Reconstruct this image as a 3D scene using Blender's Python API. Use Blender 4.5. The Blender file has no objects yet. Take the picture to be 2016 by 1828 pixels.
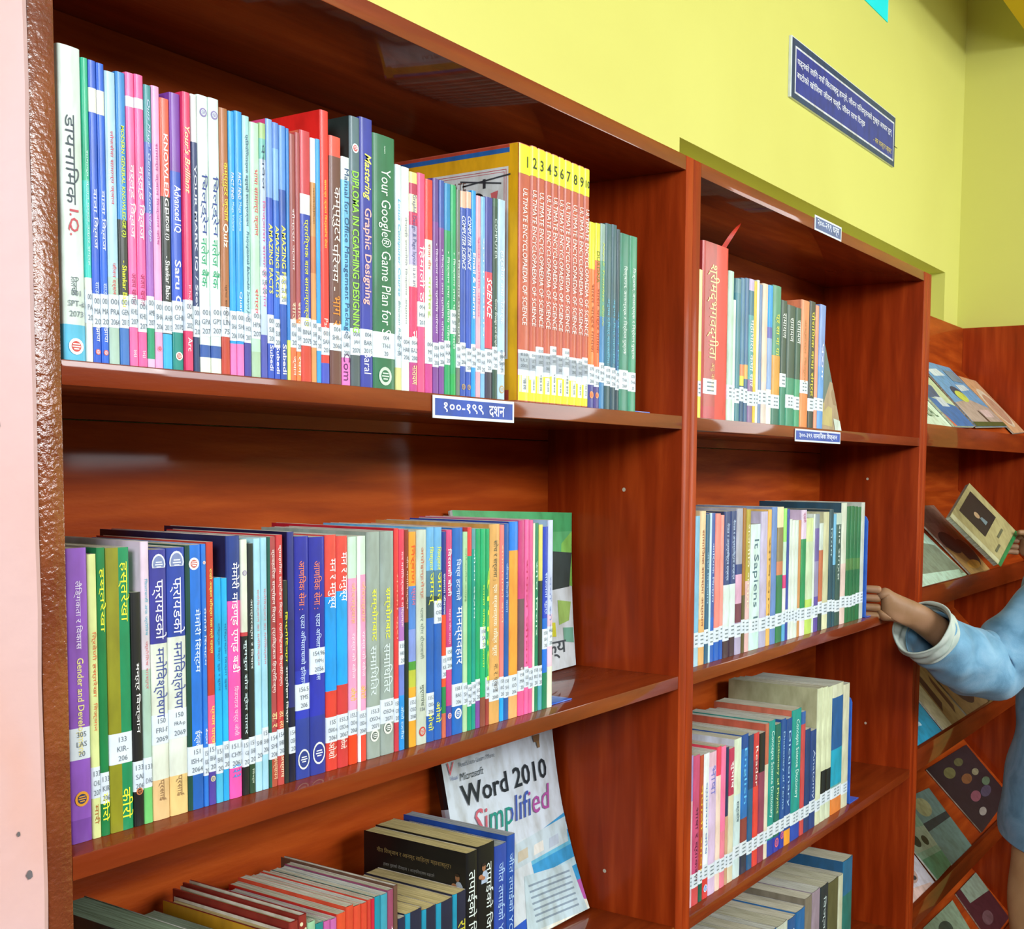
import bpy, bmesh, math, random
from mathutils import Vector, Matrix, Euler
random.seed(7)
C = bpy.context.scene.collection
SC = bpy.context.scene

# ---------------------------------------------------------------- camera
CAM_F = 2329.57
fwd = Vector((0.84767071, 0.52561521, -0.07199318))
rgt = Vector((0.52760304, -0.84942493, 0.010598))
up = Vector((0.05558233, 0.04696743, 0.99734882))
cd = bpy.data.cameras.new('camera')
cam = bpy.data.objects.new('camera', cd)
C.objects.link(cam)
cam.matrix_world = Matrix(((rgt.x, up.x, -fwd.x, -0.4992), (rgt.y, up.y, -fwd.y, -0.7551), (rgt.z, up.z, -fwd.z, 1.40), (0, 0, 0, 1)))
cd.sensor_fit = 'HORIZONTAL'
cd.sensor_width = 36.0
cd.lens = 36.0 * CAM_F / 2016
cd.shift_x = (1008 - 1200.0) / 2016
cd.shift_y = (1091.24 - 914) / 2016
cd.clip_start = 0.02
SC.camera = cam

# ---------------------------------------------------------------- world, lights, exposure
w = bpy.data.worlds.new('daylight')
SC.world = w
w.use_nodes = True
bg = w.node_tree.nodes['Background']
bg.inputs[0].default_value = (0.80, 0.90, 1.0, 1)
bg.inputs[1].default_value = 0.05

def area(name, loc, target, sx, sy, power, col):
    l = bpy.data.lights.new(name, 'AREA')
    l.shape = 'RECTANGLE'
    l.spread = math.pi
    l.size, l.size_y, l.energy, l.color = sx, sy, power, col
    o = bpy.data.objects.new(name, l)
    o.location = loc
    o.rotation_euler = (Vector(target) - Vector(loc)).to_track_quat('-Z', 'Y').to_euler()
    C.objects.link(o)
    return o
area('window_right', (2.98, -1.25, 1.60), (0.9, -0.4, 1.3), 0.55, 1.1, 16, (0.90, 0.96, 1.0))
area('window_front', (0.9, -3.4, 2.58), (1.1, 0.1, 1.45), 1.9, 0.7, 122, (0.93, 0.98, 1.0))
area('window_left', (-2.3, -1.7, 2.2), (0.6, 0.1, 1.3), 1.0, 0.9, 84, (0.95, 0.98, 1.0))
area('window_far_right', (2.72, -4.2, 2.62), (0.3, 0.1, 1.4), 1.0, 0.75, 42, (0.92, 0.96, 1.0))
vs = SC.view_settings
vs.view_transform = 'Standard'
vs.look = 'None'
vs.exposure = -0.22
vs.gamma = 1.0
vs.use_curve_mapping = False

# ---------------------------------------------------------------- colour and materials
def lin(h):
    if len(h) == 3:
        h = ''.join(c * 2 for c in h)
    r = []
    for i in (0, 2, 4):
        c = int(h[i:i + 2], 16) / 255
        r.append(c / 12.92 if c <= 0.04045 else ((c + 0.055) / 1.055) ** 2.4)
    return (*r, 1)

def mat(name, base=None, rough=0.5, spec=0.5, coat=0.0, coat_rough=0.1, metal=0.0):
    m = bpy.data.materials.new(name)
    m.use_nodes = True
    b = m.node_tree.nodes['Principled BSDF']
    if base:
        b.inputs['Base Color'].default_value = lin(base)
    b.inputs['Roughness'].default_value = rough
    b.inputs['Specular IOR Level'].default_value = spec
    b.inputs['Coat Weight'].default_value = coat
    b.inputs['Coat Roughness'].default_value = coat_rough
    b.inputs['Metallic'].default_value = metal
    return m, m.node_tree.nodes, m.node_tree.links, b

def noise(nt, ln, scale, stretch, detail=3, coord='Object', dist=0.0):
    tc = nt.new('ShaderNodeTexCoord')
    mp = nt.new('ShaderNodeMapping')
    mp.inputs['Scale'].default_value = stretch
    n = nt.new('ShaderNodeTexNoise')
    n.inputs['Scale'].default_value = scale
    n.inputs['Detail'].default_value = detail
    n.inputs['Distortion'].default_value = dist
    ln.new(tc.outputs[coord], mp.inputs[0])
    ln.new(mp.outputs[0], n.inputs['Vector'])
    return n

def ramp(nt, ln, src, stops):
    r = nt.new('ShaderNodeValToRGB')
    e = r.color_ramp.elements
    while len(e) < len(stops):
        e.new(0.5)
    for q, (p, c) in zip(e, stops):
        q.position = p
        q.color = lin(c)
    ln.new(src, r.inputs[0])
    return r

def bump(nt, ln, b, src, strength, dist=0.002):
    bp = nt.new('ShaderNodeBump')
    bp.inputs['Strength'].default_value = strength
    bp.inputs['Distance'].default_value = dist
    ln.new(src, bp.inputs['Height'])
    ln.new(bp.outputs[0], b.inputs['Normal'])
    return bp

def wood(name, stretch, c1, c2, c3, bs=0.25, rough=0.5, coat=0.3, fine=90, cr=0.16, coat_bump=False):
    m, nt, ln, b = mat(name, None, rough, 0.1, coat, cr)
    n = noise(nt, ln, 16, stretch, 4, dist=0.3)
    r = ramp(nt, ln, n.outputs[0], [(0.32, c1), (0.5, c2), (0.7, c3)])
    ln.new(r.outputs[0], b.inputs['Base Color'])
    n2 = noise(nt, ln, fine, tuple(0.35 + 0.65 * s for s in stretch), 3)
    bump(nt, ln, b, n2.outputs[0], bs, 0.0015)
    if coat_bump:
        bp = nt.new('ShaderNodeBump')
        bp.inputs['Strength'].default_value = 0.55
        bp.inputs['Distance'].default_value = 0.0012
        ln.new(n2.outputs[0], bp.inputs['Height'])
        ln.new(bp.outputs[0], b.inputs['Coat Normal'])
    return m

M = {}
M['wood_h'] = wood('paint_brown_horizontal_grain', (0.3, 3, 3), '6a2404', '782c08', '86360c', 0.2, 0.5, 0.6, 90, 0.06)
M['wood_v'] = wood('paint_brown_vertical_grain', (3, 3, 0.3), '822804', '923008', 'a63e10', 0.15, 0.5, 0.14, 90, 0.14)
M['wood_back'] = wood('paint_brown_back_boards', (0.3, 3, 3), '883008', '9c3c0a', 'b04c14', 0.35, 0.6, 0.14, 90, 0.09)
M['wood_rough'] = wood('paint_brown_wrinkled', (1, 1, 1), '622a14', '703418', '824420', 1.0, 0.45, 1.0, 260, 0.10, coat_bump=True)

def printed(name, rough, coat, wear):
    m, nt, ln, b = mat(name, None, rough, 0.45, coat, 0.12)
    a = nt.new('ShaderNodeAttribute')
    a.attribute_name = 'Col'
    n = noise(nt, ln, 60, (1, 1, 0.4), 4)
    r = ramp(nt, ln, n.outputs[0], [(0.40, 'ffffff'), (0.75, wear)])
    mx = nt.new('ShaderNodeMix')
    mx.data_type = 'RGBA'
    mx.blend_type = 'MULTIPLY'
    mx.inputs['Factor'].default_value = 1.0
    ln.new(a.outputs['Color'], mx.inputs[6])
    ln.new(r.outputs[0], mx.inputs[7])
    ln.new(mx.outputs[2], b.inputs['Base Color'])
    n2 = noise(nt, ln, 25, (1, 1, 0.6), 2)
    bump(nt, ln, b, n2.outputs[0], 0.05, 0.001)
    return m
M['print'] = printed('printed_laminated_card', 0.45, 0.2, 'd8d4cc')
M['matte'] = printed('printed_matt_paper', 0.7, 0.0, 'd0ccc4')

def inkmat():
    m, nt, ln, b = mat('printed_ink', None, 0.5, 0.4)
    a = nt.new('ShaderNodeObjectInfo')
    ln.new(a.outputs['Color'], b.inputs['Base Color'])
    return m
M['ink'] = inkmat()
m, nt, ln, b = mat('sticker_paper', 'd8e2ea', 0.45, 0.4, 0.35, 0.15)
n = noise(nt, ln, 40, (1, 1, 1), 2)
r = ramp(nt, ln, n.outputs[0], [(0.3, 'ccd8e4'), (0.7, 'dfe8ee')])
ln.new(r.outputs[0], b.inputs['Base Color'])
M['sticker'] = m

def pagemat(name, c1, c2):
    m, nt, ln, b = mat(name, None, 0.85, 0.2)
    n = noise(nt, ln, 900, (1, 0.02, 0.02), 2)
    a = nt.new('ShaderNodeObjectInfo')
    r = ramp(nt, ln, n.outputs[0], [(0.35, c1), (0.65, c2)])
    mx = nt.new('ShaderNodeMix')
    mx.data_type = 'RGBA'
    mx.blend_type = 'MULTIPLY'
    mx.inputs['Factor'].default_value = 1.0
    ln.new(a.outputs['Color'], mx.inputs[6])
    ln.new(r.outputs[0], mx.inputs[7])
    ln.new(mx.outputs[2], b.inputs['Base Color'])
    bump(nt, ln, b, n.outputs[0], 0.4, 0.001)
    return m
M['pages'] = pagemat('page_block', 'c4c0b4', 'ffffff')
m, nt, ln, b = mat('blue_painted_steel', '2468d8', 0.3, 0.5, 0.6)
n = noise(nt, ln, 30, (1, 1, 1), 2)
r = ramp(nt, ln, n.outputs[0], [(0.3, '1f5ecc'), (0.7, '2f74e4')])
ln.new(r.outputs[0], b.inputs['Base Color'])
M['steel'] = m

def plaster(name, stops, scale=3.0, bs=0.15, rough=0.6, spec=0.3, st=(1, 1, 1)):
    m, nt, ln, b = mat(name, None, rough, spec)
    n = noise(nt, ln, scale, st, 4, dist=0.4)
    r = ramp(nt, ln, n.outputs[0], stops)
    ln.new(r.outputs[0], b.inputs['Base Color'])
    n2 = noise(nt, ln, 60, (1, 1, 1), 4)
    bump(nt, ln, b, n2.outputs[0], bs, 0.002)
    return m
M['yellow'] = plaster('yellow_wall_paint', [(0.35, 'cecc6c'), (0.6, 'd3d272')], 1.5, 0.1)
M['cyan'] = plaster('cyan_poster_paper', [(0.35, '18e4ec'), (0.6, '24f0f4')], 3, 0.05)
M['ochre'] = plaster('ochre_beam_paint', [(0.35, 'c8a400'), (0.6, 'd4b010')], 2, 0.1)
M['pink'] = plaster('pink_plaster', [(0.28, 'd69c86'), (0.42, 'd4aca8'), (0.7, 'd4b6ba')], 4.5, 0.4, 0.6, 0.3, (1, 1, .5))
M['ceiling'] = plaster('white_ceiling_paint', [(0.3, 'dcd8c8'), (0.7, 'e6e2d4')], 2, 0.1)
M['floor'] = plaster('brown_cement_floor', [(0.3, '4a3a30'), (0.7, '6a5648')], 4, 0.2)

# ---------------------------------------------------------------- mesh helpers
def link(o, parent=None):
    C.objects.link(o)
    if parent is not None:
        o.parent = parent
    return o

def mesh_obj(name, me, parent=None, color=None):
    o = bpy.data.objects.new(name, me)
    if color:
        o.color = lin(color)
    return link(o, parent)

def tag(o, label=None, cat=None, group=None, kind=None):
    if label: o['label'] = label
    if cat: o['category'] = cat
    if group: o['group'] = group
    if kind: o['kind'] = kind
    return o

def empty(name, loc, rot=(0, 0, 0), **kw):
    o = bpy.data.objects.new(name, None)
    o.location = loc
    o.rotation_euler = rot
    o.empty_display_size = 0.02
    link(o)
    return tag(o, **kw)

def quads(name, vs_, fs, m, cols=None, parent=None, color=None, smooth=None):
    """one mesh from vertices and faces; cols = a hex colour per face stored in the Col attribute"""
    me = bpy.data.meshes.new(name)
    me.from_pydata(vs_, [], fs)
    if cols:
        at = me.color_attributes.new('Col', 'FLOAT_COLOR', 'CORNER')
        buf = []
        for f, c in zip(fs, cols):
            buf.extend(lin(c) * len(f))
        at.data.foreach_set('color', buf)
    me.materials.append(m)
    if smooth:
        me.polygons.foreach_set('use_smooth', [True] * len(fs))
        me.set_sharp_from_angle(angle=smooth)
    me.update()
    return mesh_obj(name, me, parent, color)

BOXF = [(0, 3, 2, 1), (4, 5, 6, 7), (0, 1, 5, 4), (1, 2, 6, 5), (2, 3, 7, 6), (3, 0, 4, 7)]
def boxv(x0, x1, y0, y1, z0, z1):
    return [(x0, y0, z0), (x1, y0, z0), (x1, y1, z0), (x0, y1, z0), (x0, y0, z1), (x1, y0, z1), (x1, y1, z1), (x0, y1, z1)]

def box(name, b, m, parent=None, bevel=0.0, color=None, seg=2):
    me = bpy.data.meshes.new(name)
    if bevel:
        bm = bmesh.new()
        vs_ = [bm.verts.new(v) for v in boxv(*b)]
        for f in BOXF:
            bm.faces.new([vs_[i] for i in f])
        bmesh.ops.bevel(bm, geom=bm.edges[:], offset=bevel, segments=seg, affect='EDGES', profile=0.6)
        bm.to_mesh(me)
        bm.free()
        me.polygons.foreach_set('use_smooth', [True] * len(me.polygons))
        me.set_sharp_from_angle(angle=0.6)
    else:
        me.from_pydata(boxv(*b), [], BOXF)
    me.materials.append(m)
    return mesh_obj(name, me, parent, color)

def boxes(name, bs, m, parent=None, color=None, kind=None):
    v, f = [], []
    for b in bs:
        k = len(v)
        v += boxv(*b)
        f += [tuple(i + k for i in q) for q in BOXF]
    o = quads(name, v, f, m, None, parent, color)
    if kind: o['kind'] = kind
    return o

# ---------------------------------------------------------------- lettering: outlines of the built-in font turned into flat ink
HAL = '\u094d'
def shape_dev(s):
    """put the short i sign before its consonant cluster, as it is written"""
    out = []
    for ch in s:
        if ch == '\u093f' and out:
            k = len(out) - 1
            while k >= 2 and out[k - 1] == HAL:
                k -= 2
            out.insert(k, ch)
        else:
            out.append(ch)
    return ''.join(out)

WANT = {}
def want(s, st=''):
    WANT.setdefault((s, st), None)

def bake_text():
    tmp = []
    for (s, st) in WANT:
        c = bpy.data.curves.new('lettering', 'FONT')
        c.body = shape_dev(s)
        c.size = 1.0
        c.resolution_u = 2
        c.fill_mode = 'FRONT'
        if 'b' in st: c.offset = 0.012
        if 'i' in st: c.shear = 0.25
        c.align_x = 'LEFT'
        c.space_line = 0.95
        o = bpy.data.objects.new('lettering', c)
        C.objects.link(o)
        tmp.append(((s, st), o))
    bpy.context.view_layer.update()
    dg = bpy.context.evaluated_depsgraph_get()
    for k, o in tmp:
        me = o.evaluated_get(dg).to_mesh()
        vs_ = [tuple(v.co) for v in me.vertices]
        fs = [tuple(p.vertices) for p in me.polygons]
        o.evaluated_get(dg).to_mesh_clear()
        if vs_:
            xs = [v[0] for v in vs_]; ys = [v[1] for v in vs_]
            x0, x1, y0, y1 = min(xs), max(xs), min(ys), max(ys)
            WANT[k] = ([((v[0] - x0) / max(x1 - x0, 1e-6), (v[1] - y0) / max(y1 - y0, 1e-6)) for v in vs_], fs, (x1 - x0) / max(y1 - y0, 1e-6))
        else:
            WANT[k] = ([], [], 1)
    for k, o in tmp:
        c = o.data
        bpy.data.objects.remove(o)
        bpy.data.curves.remove(c)

def letters(name, s, st, fn, parent, color):
    """fn(u, v) -> 3D point, u along the line 0..1, v up 0..1"""
    pts, fs, asp = WANT[(s, st)]
    if not pts:
        return None
    return quads(name, [fn(u, v) for u, v in pts], fs, M['ink'], None, parent, color)

# ---- measured books: left, right, height, front offset in millimetres | what it looks like | colours down the spine | lettering | options
ROWS = [
('A', 'on the top left shelf', 1.4717, """
5.1 22.6 214.0 4.0|thick white IQ book|cfe0d8@.885 4fb3d6|डायनामिक;.215;.50;3a4550;.5 & I.Q.;.515;.60;b8434f;.42;b & तिलचन;.73;.79;556068;.3|hc lab=001/SPT-d/2073 lz=70 em=f4f4f4,c84038:.955 bl=d=165
22.8 27.6 209.4 4.0|thin green and white booklet|1fae85@.40 35c0b5@.72 e6eae0|सामान्य ज्ञान प्रश्न उत्तर संग्रह;.3;.68;c8f0ea;.4|lab=001/PA/20
27.8 34.1 209.3 4.0|first twin blue quiz book|2257c8|वाला क्विज;.42;.62;eaf2ff;.62 & साउद;.73;.78;cfe0ff;.4 & झापा;.88;.93;fff;.4|band=.09,.17,dfe3dc lab=001/MA/20 em=e06a5a,d0d8f0:.965
34.3 40.4 209.1 4.0|second twin blue quiz book|1f62d6|वाला क्विज;.42;.62;eaf2ff;.62 & साउद;.73;.78;cfe0ff;.4 & झापा;.88;.93;fff;.4|band=.09,.17,dfe3dc lab=001/MA/20 em=e06a5a,d0d8f0:.965
40.6 49.5 205.6 4.0|pale blue book with red script|a8cfe6@.7 a9c6b8|लोकसेवा सामान्य ज्ञान;.2;.45;d8405a;.35 & जीवन दर्शन;.65;.76;e04a4a;.4|lab=001/PRA/2064
49.7 57.5 207.6 4.0|blue and black knowledge book two|2f86d0@.5 2c332f@.84 3a74c0|MODERN GENERAL KNOWLEDGE (2);.18;.56;d8f23c;.42;b & - Shankar Babu;.64;.80;e8f43c;.42;b|lab=001/GEN/2013
57.7 64.8 209.4 4.0|first twin pink quiz book|f86aa8|वर्ल्ड क्विज;.31;.56;fff;.7 & अजय खनाल;.68;.79;a03060;.4 & २०६२;.945;.97;fff;.5|band=.08,.115,e6e0ee lab=001/KHU/207
65.0 72.6 210.1 4.0|second twin pink quiz book|f55fa2|वर्ल्ड क्विज;.31;.56;fff;.7 & अजय खनाल;.68;.79;a03060;.4 & २०६२;.945;.97;fff;.5|band=.08,.115,e6e0ee lab=001/KHU/207
72.8 79.2 204.8 4.0|purple and teal quiz booklet|3d8f96@.2 4a63b8@.45 9a5fb8@.85 1c9a70@.97 d8b8e0|Quiz Mage' General Knowledge;.05;.55;c8d8ff;.42;i|lab=001/AMB/207
79.4 86.3 205.9 4.0|light pink slim book|efa3cf|सामान्य ज्ञान विज्ञान कोष;.2;.56;b04890;.4|lab=001/BHA/206 em=ef9ac0,d02030:.93
86.5 94.9 199.1 4.0|orange and black knowledge book one|f0604a@.36 222a2a@.87 35b0e6|KNOWLEDGE;.13;.42;fff;.4;b & LEDGE (1);.42;.52;fff;.42;b & - Shankar Babu;.58;.74;f0f4f0;.42;b|lab=001/AHR/2013
95.1 105.0 205.3 4.0|purple and blue IQ book|7a3fa8@.28 2f58c8@.86 0f8a80|Advanced IQ;.33;.50;eef4ff;.62;b & Saru Gh;.60;.80;fff;.5;b|lab=001/GHI/2070 em=e8e8e0,c84038:.95
105.2 112.3 208.2 2.0|crimson quiz master book|e8386c|Your's Brilliant;.12;.36;fbe3b0;.6;bi & QUIZ MASTER;.42;.63;fbe890;.62;bi & Khagen;.69;.78;f8c0cc;.35 & Arc;.88;.93;fff;.5|lab=001/GMU/2021 y=-2
113.9 120.1 209.1 4.0|white and navy mark booklet|d9dde2@.17 2d3f72@.8 1f3a6a|YOUR MARK IQ / Steve;.25;.8;d5def0;.42;b|lab=001/RI/20 side=1f2f5c
120.3 130.7 210.5 4.0|first twin white children quiz book|dbeeea@.9 2c58a8@.945 e0e8da|चिल्ड्रेन;.28;.50;2b3f8f;.62 & नलेज बैंक;.51;.69;22a06e;.6|lab=001/GPA/207 em=8a7ab8,dbeeea:.06
130.9 141.1 211.0 4.0|second twin white children quiz book|d8eeea@.9 2c58a8@.945 e0e8da|चिल्ड्रेन;.28;.50;2b3f8f;.62 & नलेज बैंक;.51;.69;22a06e;.6|lab=001/GPT/207 em=8a7ab8,dbeeea:.06
141.3 149.6 206.1 4.0|brown computer quiz book|a8683a@.84 c0402c|कम्प्युटर ज्ञान;.2;.42;f4e050;.55 & Quiz;.43;.52;fff4e0;.6;b & प्रभा सापकोटा;.66;.8;5a3010;.3|lab=001/LIN/75 side=8a5030
149.8 156.1 205.6 4.0|first twin cyan encyclopedia booklet|1fa0ea@.88 f07ac0|FACT FIND;.23;.33;fff;.35 & Mega Volume;.34;.45;c8ecff;.4|lab=001/SHA/206
156.3 163.8 207.4 4.0|second twin cyan encyclopedia booklet|1a9ae6@.88 f07ac0|FACT FIND;.23;.33;fff;.35 & Mega Volume;.34;.45;c8ecff;.4 & Quan;.68;.76;fff;.35|lab=001/SHI/106
164.0 171.1 205.8 4.0|pale teal general knowledge book|a5d8dc@.85 3c3a9a|प्रतियोगितात्मक बहुमुखी सामान्यज्ञान;.07;.42;2a4a70;.5 & Pratiyogitatmak Bahumukhi Samanya Jnan;.44;.78;2a5a80;.45;i|lab=001/HOL/207
171.3 181.2 202.7 4.0|light green booklet with red script|b8e6c8@.9 a8c8a8|भाषा सामान्य ज्ञान;.18;.44;e0405a;.4 & संग्रह;.65;.75;e0405a;.4|lab=001/HPA/207 lx
181.4 188.1 204.4 4.0|pale blue pink lettered booklet|a0c488@.06 6fb8b0@.14 bccfe8@.83 4a52b0|ऐंचवैल;.08;.26;2a3a5a;.4 & जिज्ञासा सामान्य ज्ञान;.3;.72;d85a9a;.5|lab=001/SUR/20 lz=66
188.3 195.2 209.4 4.0|first of three amazing facts books|7aa8e8@.3 2a55c8@.87 2a50c0|AMAZING FACTS;.4;.67;f2f06a;.55;b & Subedi;.87;.97;eef;.5;b|side=e04a8a lab=001/SUB/201
195.4 201.8 208.2 4.0|middle of three amazing facts books|7ab0ea@.3 2065cc@.87 2a50c0|AMAZING FACTS;.4;.68;f2f06a;.55;b & Subedi;.87;.98;eef;.5;b|lab=001/SUB/201 band=0,.1,5a8ad8
202.0 209.5 207.5 4.0|last of three amazing facts books|5a94e0@.25 1c50b0@.87 2048a8|AMAZING FACTS;.39;.68;f2f06a;.55;b & Subedi;.86;.98;eef;.5;b|lab=001/SUB/201 lz=62
209.7 212.9 206.8 4.0|narrow blue spine with lime foot|2a80d0@.84 d8f070||nolab
213.1 219.7 203.5 4.0|reddish brown slim quiz book|9a4a4a@.75 e87040|सौन्दर्य ज्ञान;.3;.55;f0dce0;.5 & साउद;.68;.78;fbe0c0;.5 & ज्ञान;.9;.98;fff0e0;.5|lab=001/KHA/20
219.9 224.8 206.1 4.0|narrow rust brown booklet|a84a50@.75 f08038|साउद;.68;.78;fbe0c0;.5 & रचना;.9;.98;fff0e0;.5|lab=001/SH/20 side=d04a48
225.0 237.0 209.5 4.0|red white and blue children knowledge book|c83a48@.25 e8e8ec@.33 1f3fb0@.85 d04030|प्रारम्भिक बाल सामान्यज्ञान;.35;.78;f2f23a;.5|lab=001/BINA/2075 side=e06a50
237.2 242.9 205.7 4.0|narrow orange photo booklet|e8eef4@.18 c89050@.4 c87840@.55 e09a5a|प्रतियोगिता;.2;.35;604020;.3|lab=001/SHR/20
243.1 248.2 206.2 4.0|narrow sky blue booklet|30a0ea||lab=001/RI/201
248.4 258.5 232.0 4.0|tall bright red book|e8302a@.85 e03a30@.925 4050c0|सामान्य ज्ञान विश्वकोष सेवा;.25;.5;fbd24a;.35 & Padam;.76;.84;f8e0d8;.4|lab=001/SAH/201 d=170 side=e8231e
259.1 273.2 213.2 4.0|dark brown computer introduction book|e85040@.08 6a4038|कम्प्युटर;.2;.42;f6f0e6;.6 & परिचय -;.43;.62;f6f0e6;.6 & भाग २;.64;.76;f09030;.55 & हरिबाबु;.8;.86;f0e0d0;.4|lab=004/SHR-c/2060
273.4 283.8 198.6 4.0|sky blue office manual|d8e8e8@.1 6fc0ea@.82 f078c8|Manual for Office Management Package;.05;.78;2a4a78;.6 & Com;.86;.98;5a2060;.7|lab=004/LAR-1/2001
284.0 296.6 236.0 4.0|tall dark grey diploma book|54707a@.25 4a5a60|DIPLOMA IN CGAPHING DESIGNING;.2;.80;9ae84a;.6;b|lab=004/JAH/2070 d=165 side=20302f em=e8eef4,d03a3a:.115
296.8 312.9 238.3 4.0|tall navy design book|2a35a0|Mastering;.13;.30;f4f06a;.6;bi & Graphic Designing;.33;.69;f4b8b0;.62;b & Baral;.87;.95;eef;.5|lab=004/BAR/2015 d=165
313.1 343.1 228.7 4.0|thick dark green success book|1f6e48|tunsera;.04;.07;c8e0d0;.35 & Your Google® Game Plan for Suc;.13;.83;e0f0e4;.5|hc lab=004/TH-I/20 em=c8d8cc,1f6e48:.95
343.3 351.1 207.0 4.0|pale slim computer course book|d8ecf0@.9 d8d890|Lotus Computer Course;.15;.58;5ab0d8;.5;i & Bhuwan Raj Dhak;.6;.85;7098a0;.4;i|lab=004/RAJ/200
351.3 362.4 206.8 4.0|white book with grey script|e6eee8|नेपाली राजनीति विज्ञान अध्ययन;.22;.7;8a9098;.3|lab=004/HAR/206
362.6 373.9 204.6 4.0|maroon cream design layout book|e0dc90@.05 b83058@.1 e8e4c0@.18 d03a68@.24 b8b0d8@.42 f0eee4@.52 e8386a@.8 c03a8a|Graphic Design %26 Page layout is an art;.1;.52;5a6090;.5 & नया;.72;.82;fff;.5 & नारायण;.88;.97;f8e8a0;.5|lab=004/BAZ/200
374.1 384.9 206.0 4.0|hot pink script book|ef4f86|हिमाली ठगाई;.33;.68;fff;.75|lab=004/HIA/207 lz=62
385.1 396.1 202.6 4.0|red over white paperback|ee3a34@.28 e6ecdc@.78 c83a90|राजा वीर;.3;.42;d85a50;.35 & नानीहरू;.45;.65;a8c850;.4|lab=004/MI/20
396.3 405.1 205.7 4.0|first twin purple booklet|5a3f90@.2 7a3f98|▸ विज्ञान तथा प्रविधि परिचय;.3;.72;e8dcf4;.45|lab=004/HA/206
405.3 413.5 205.6 4.0|second twin purple booklet|2f50a8@.22 7a3f98|▸ विज्ञान तथा प्रविधि परिचय;.32;.75;e8dcf4;.45|lab=004/HA/206
413.7 422.8 204.5 4.0|first twin green booklet|1088c0@.22 12a060|▸ विज्ञान तथा प्रविधि पहिलो;.32;.76;e0f8ea;.45|lab=004/HA/20 side=1060a0
423.0 431.4 204.9 4.0|second twin green booklet|18a868@.9 12a850|▸ विज्ञान तथा प्रविधि दोस्रो;.32;.78;e0f8ea;.45|lab=004/VIS/20 lz=60
431.6 437.8 202.0 4.0|narrow olive grey booklet|68786a|▸ विज्ञान तथा प्रविधि;.3;.8;e8f0e8;.5|lab=004/HA/20
438.0 447.0 202.0 4.0|first twin blue computer science book|e8b8a0@.08 2c50b0|COMPUTER SCIENCE;.12;.38;e8f0ff;.6;bi|lab=004/HAJ/206 em=c0a060,2040a0:.955
447.2 455.5 203.3 4.0|second twin blue computer science book|e8b8a0@.08 2850b8|COMPUTER SCIENCE;.12;.38;e8f0ff;.6;bi|lab=004/HAJ/206 em=c0a060,2040a0:.955
455.7 462.9 205.9 4.0|bright blue internet book|189ae8|Email %26 Internet;.3;.62;e8f8ff;.6;b|lab=004/HAJ/206
463.1 470.8 202.4 4.0|narrow salmon pink booklet|e8a8b8|सूचना प्रविधि परिचय;.2;.6;d04a90;.4|lab=004/MOL/206
471.0 477.9 202.8 4.0|narrow pale blue booklet|7ab8e8|सूचना प्रविधि;.2;.7;e8f4ff;.4|lab=004/HA/20
478.1 490.7 204.3 4.0|navy lime and red science book|3a3f98@.37 e0405a@.75 302a48|SCIENCE;.4;.6;f8e8e8;.6;bi|lab=004/HA/20 side=3038a0
490.9 499.3 205.3 4.0|dark green leaning booklet|2f5a44@.04 24493c|COMPUTER;.1;.3;d0e0d8;.4 & Cover Design and Graphic;.5;.75;e8f0e8;.5|lab=004/NA/20
499.5 512.4 205.9 4.0|pale blue hardware book|b0d0e8|हार्डवेयर तथा नेटवर्क;.25;.62;f0f8ff;.6 & समाज अनि;.75;.85;6080a0;.4|lab=004/SHR/20 em=c0a070,b0d0e8:.95
534.8 557.5 272.0 4.0|first volume of the red encyclopedia set|@ENC|ULTIMATE ENCYCLOPAEDIA OF SCIENCE;.17;.70;f4f0ea;.36;s|num=1 hc d=188
557.7 569.3 273.8 4.0|second volume of the red encyclopedia set|@ENC|ULTIMATE ENCYCLOPAEDIA OF SCIENCE;.17;.70;f4f0ea;.6;s|num=2 hc d=188
569.5 584.2 273.7 4.0|third volume of the red encyclopedia set|@ENC|ULTIMATE ENCYCLOPAEDIA OF SCIENCE;.17;.70;f4f0ea;.55;s|num=3 hc d=188
584.4 596.9 273.6 4.0|fourth volume of the red encyclopedia set|@ENC|ULTIMATE ENCYCLOPAEDIA OF SCIENCE;.17;.70;f4f0ea;.6;s|num=4 hc d=188
597.1 609.3 273.7 4.0|fifth volume of the red encyclopedia set|@ENC|ULTIMATE ENCYCLOPAEDIA OF SCIENCE;.17;.70;f4f0ea;.6;s|num=5 hc d=188
609.5 621.5 273.6 4.0|sixth volume of the red encyclopedia set|@ENC|ULTIMATE ENCYCLOPAEDIA OF SCIENCE;.17;.70;f4f0ea;.6;s|num=6 hc d=188
621.7 635.8 273.2 4.0|seventh volume of the red encyclopedia set|@ENC|ULTIMATE ENCYCLOPAEDIA OF SCIENCE;.17;.70;f4f0ea;.55;s|num=7 hc d=188
636.0 649.9 273.0 4.0|eighth volume of the red encyclopedia set|@ENC|ULTIMATE ENCYCLOPAEDIA OF SCIENCE;.17;.70;f4f0ea;.55;s|num=8 hc d=188
650.1 662.2 273.1 4.0|ninth volume of the red encyclopedia set|@ENC|ULTIMATE ENCYCLOPAEDIA OF SCIENCE;.17;.70;f4f0ea;.6;s|num=9 hc d=188
662.4 674.0 272.8 4.0|tenth volume of the red encyclopedia set|@ENC|ULTIMATE ENCYCLOPAEDIA OF SCIENCE;.17;.70;f4f0ea;.6;s|num=10 hc d=188
674.2 687.2 214.3 4.0|first yellow and orange book|dcd820@.25 f07a30@.82 3a3a90|भारत चार्टर गायक;.33;.7;9a4a30;.5|lab=070/THA/206 em=f09040,d04a30:.93
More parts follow.
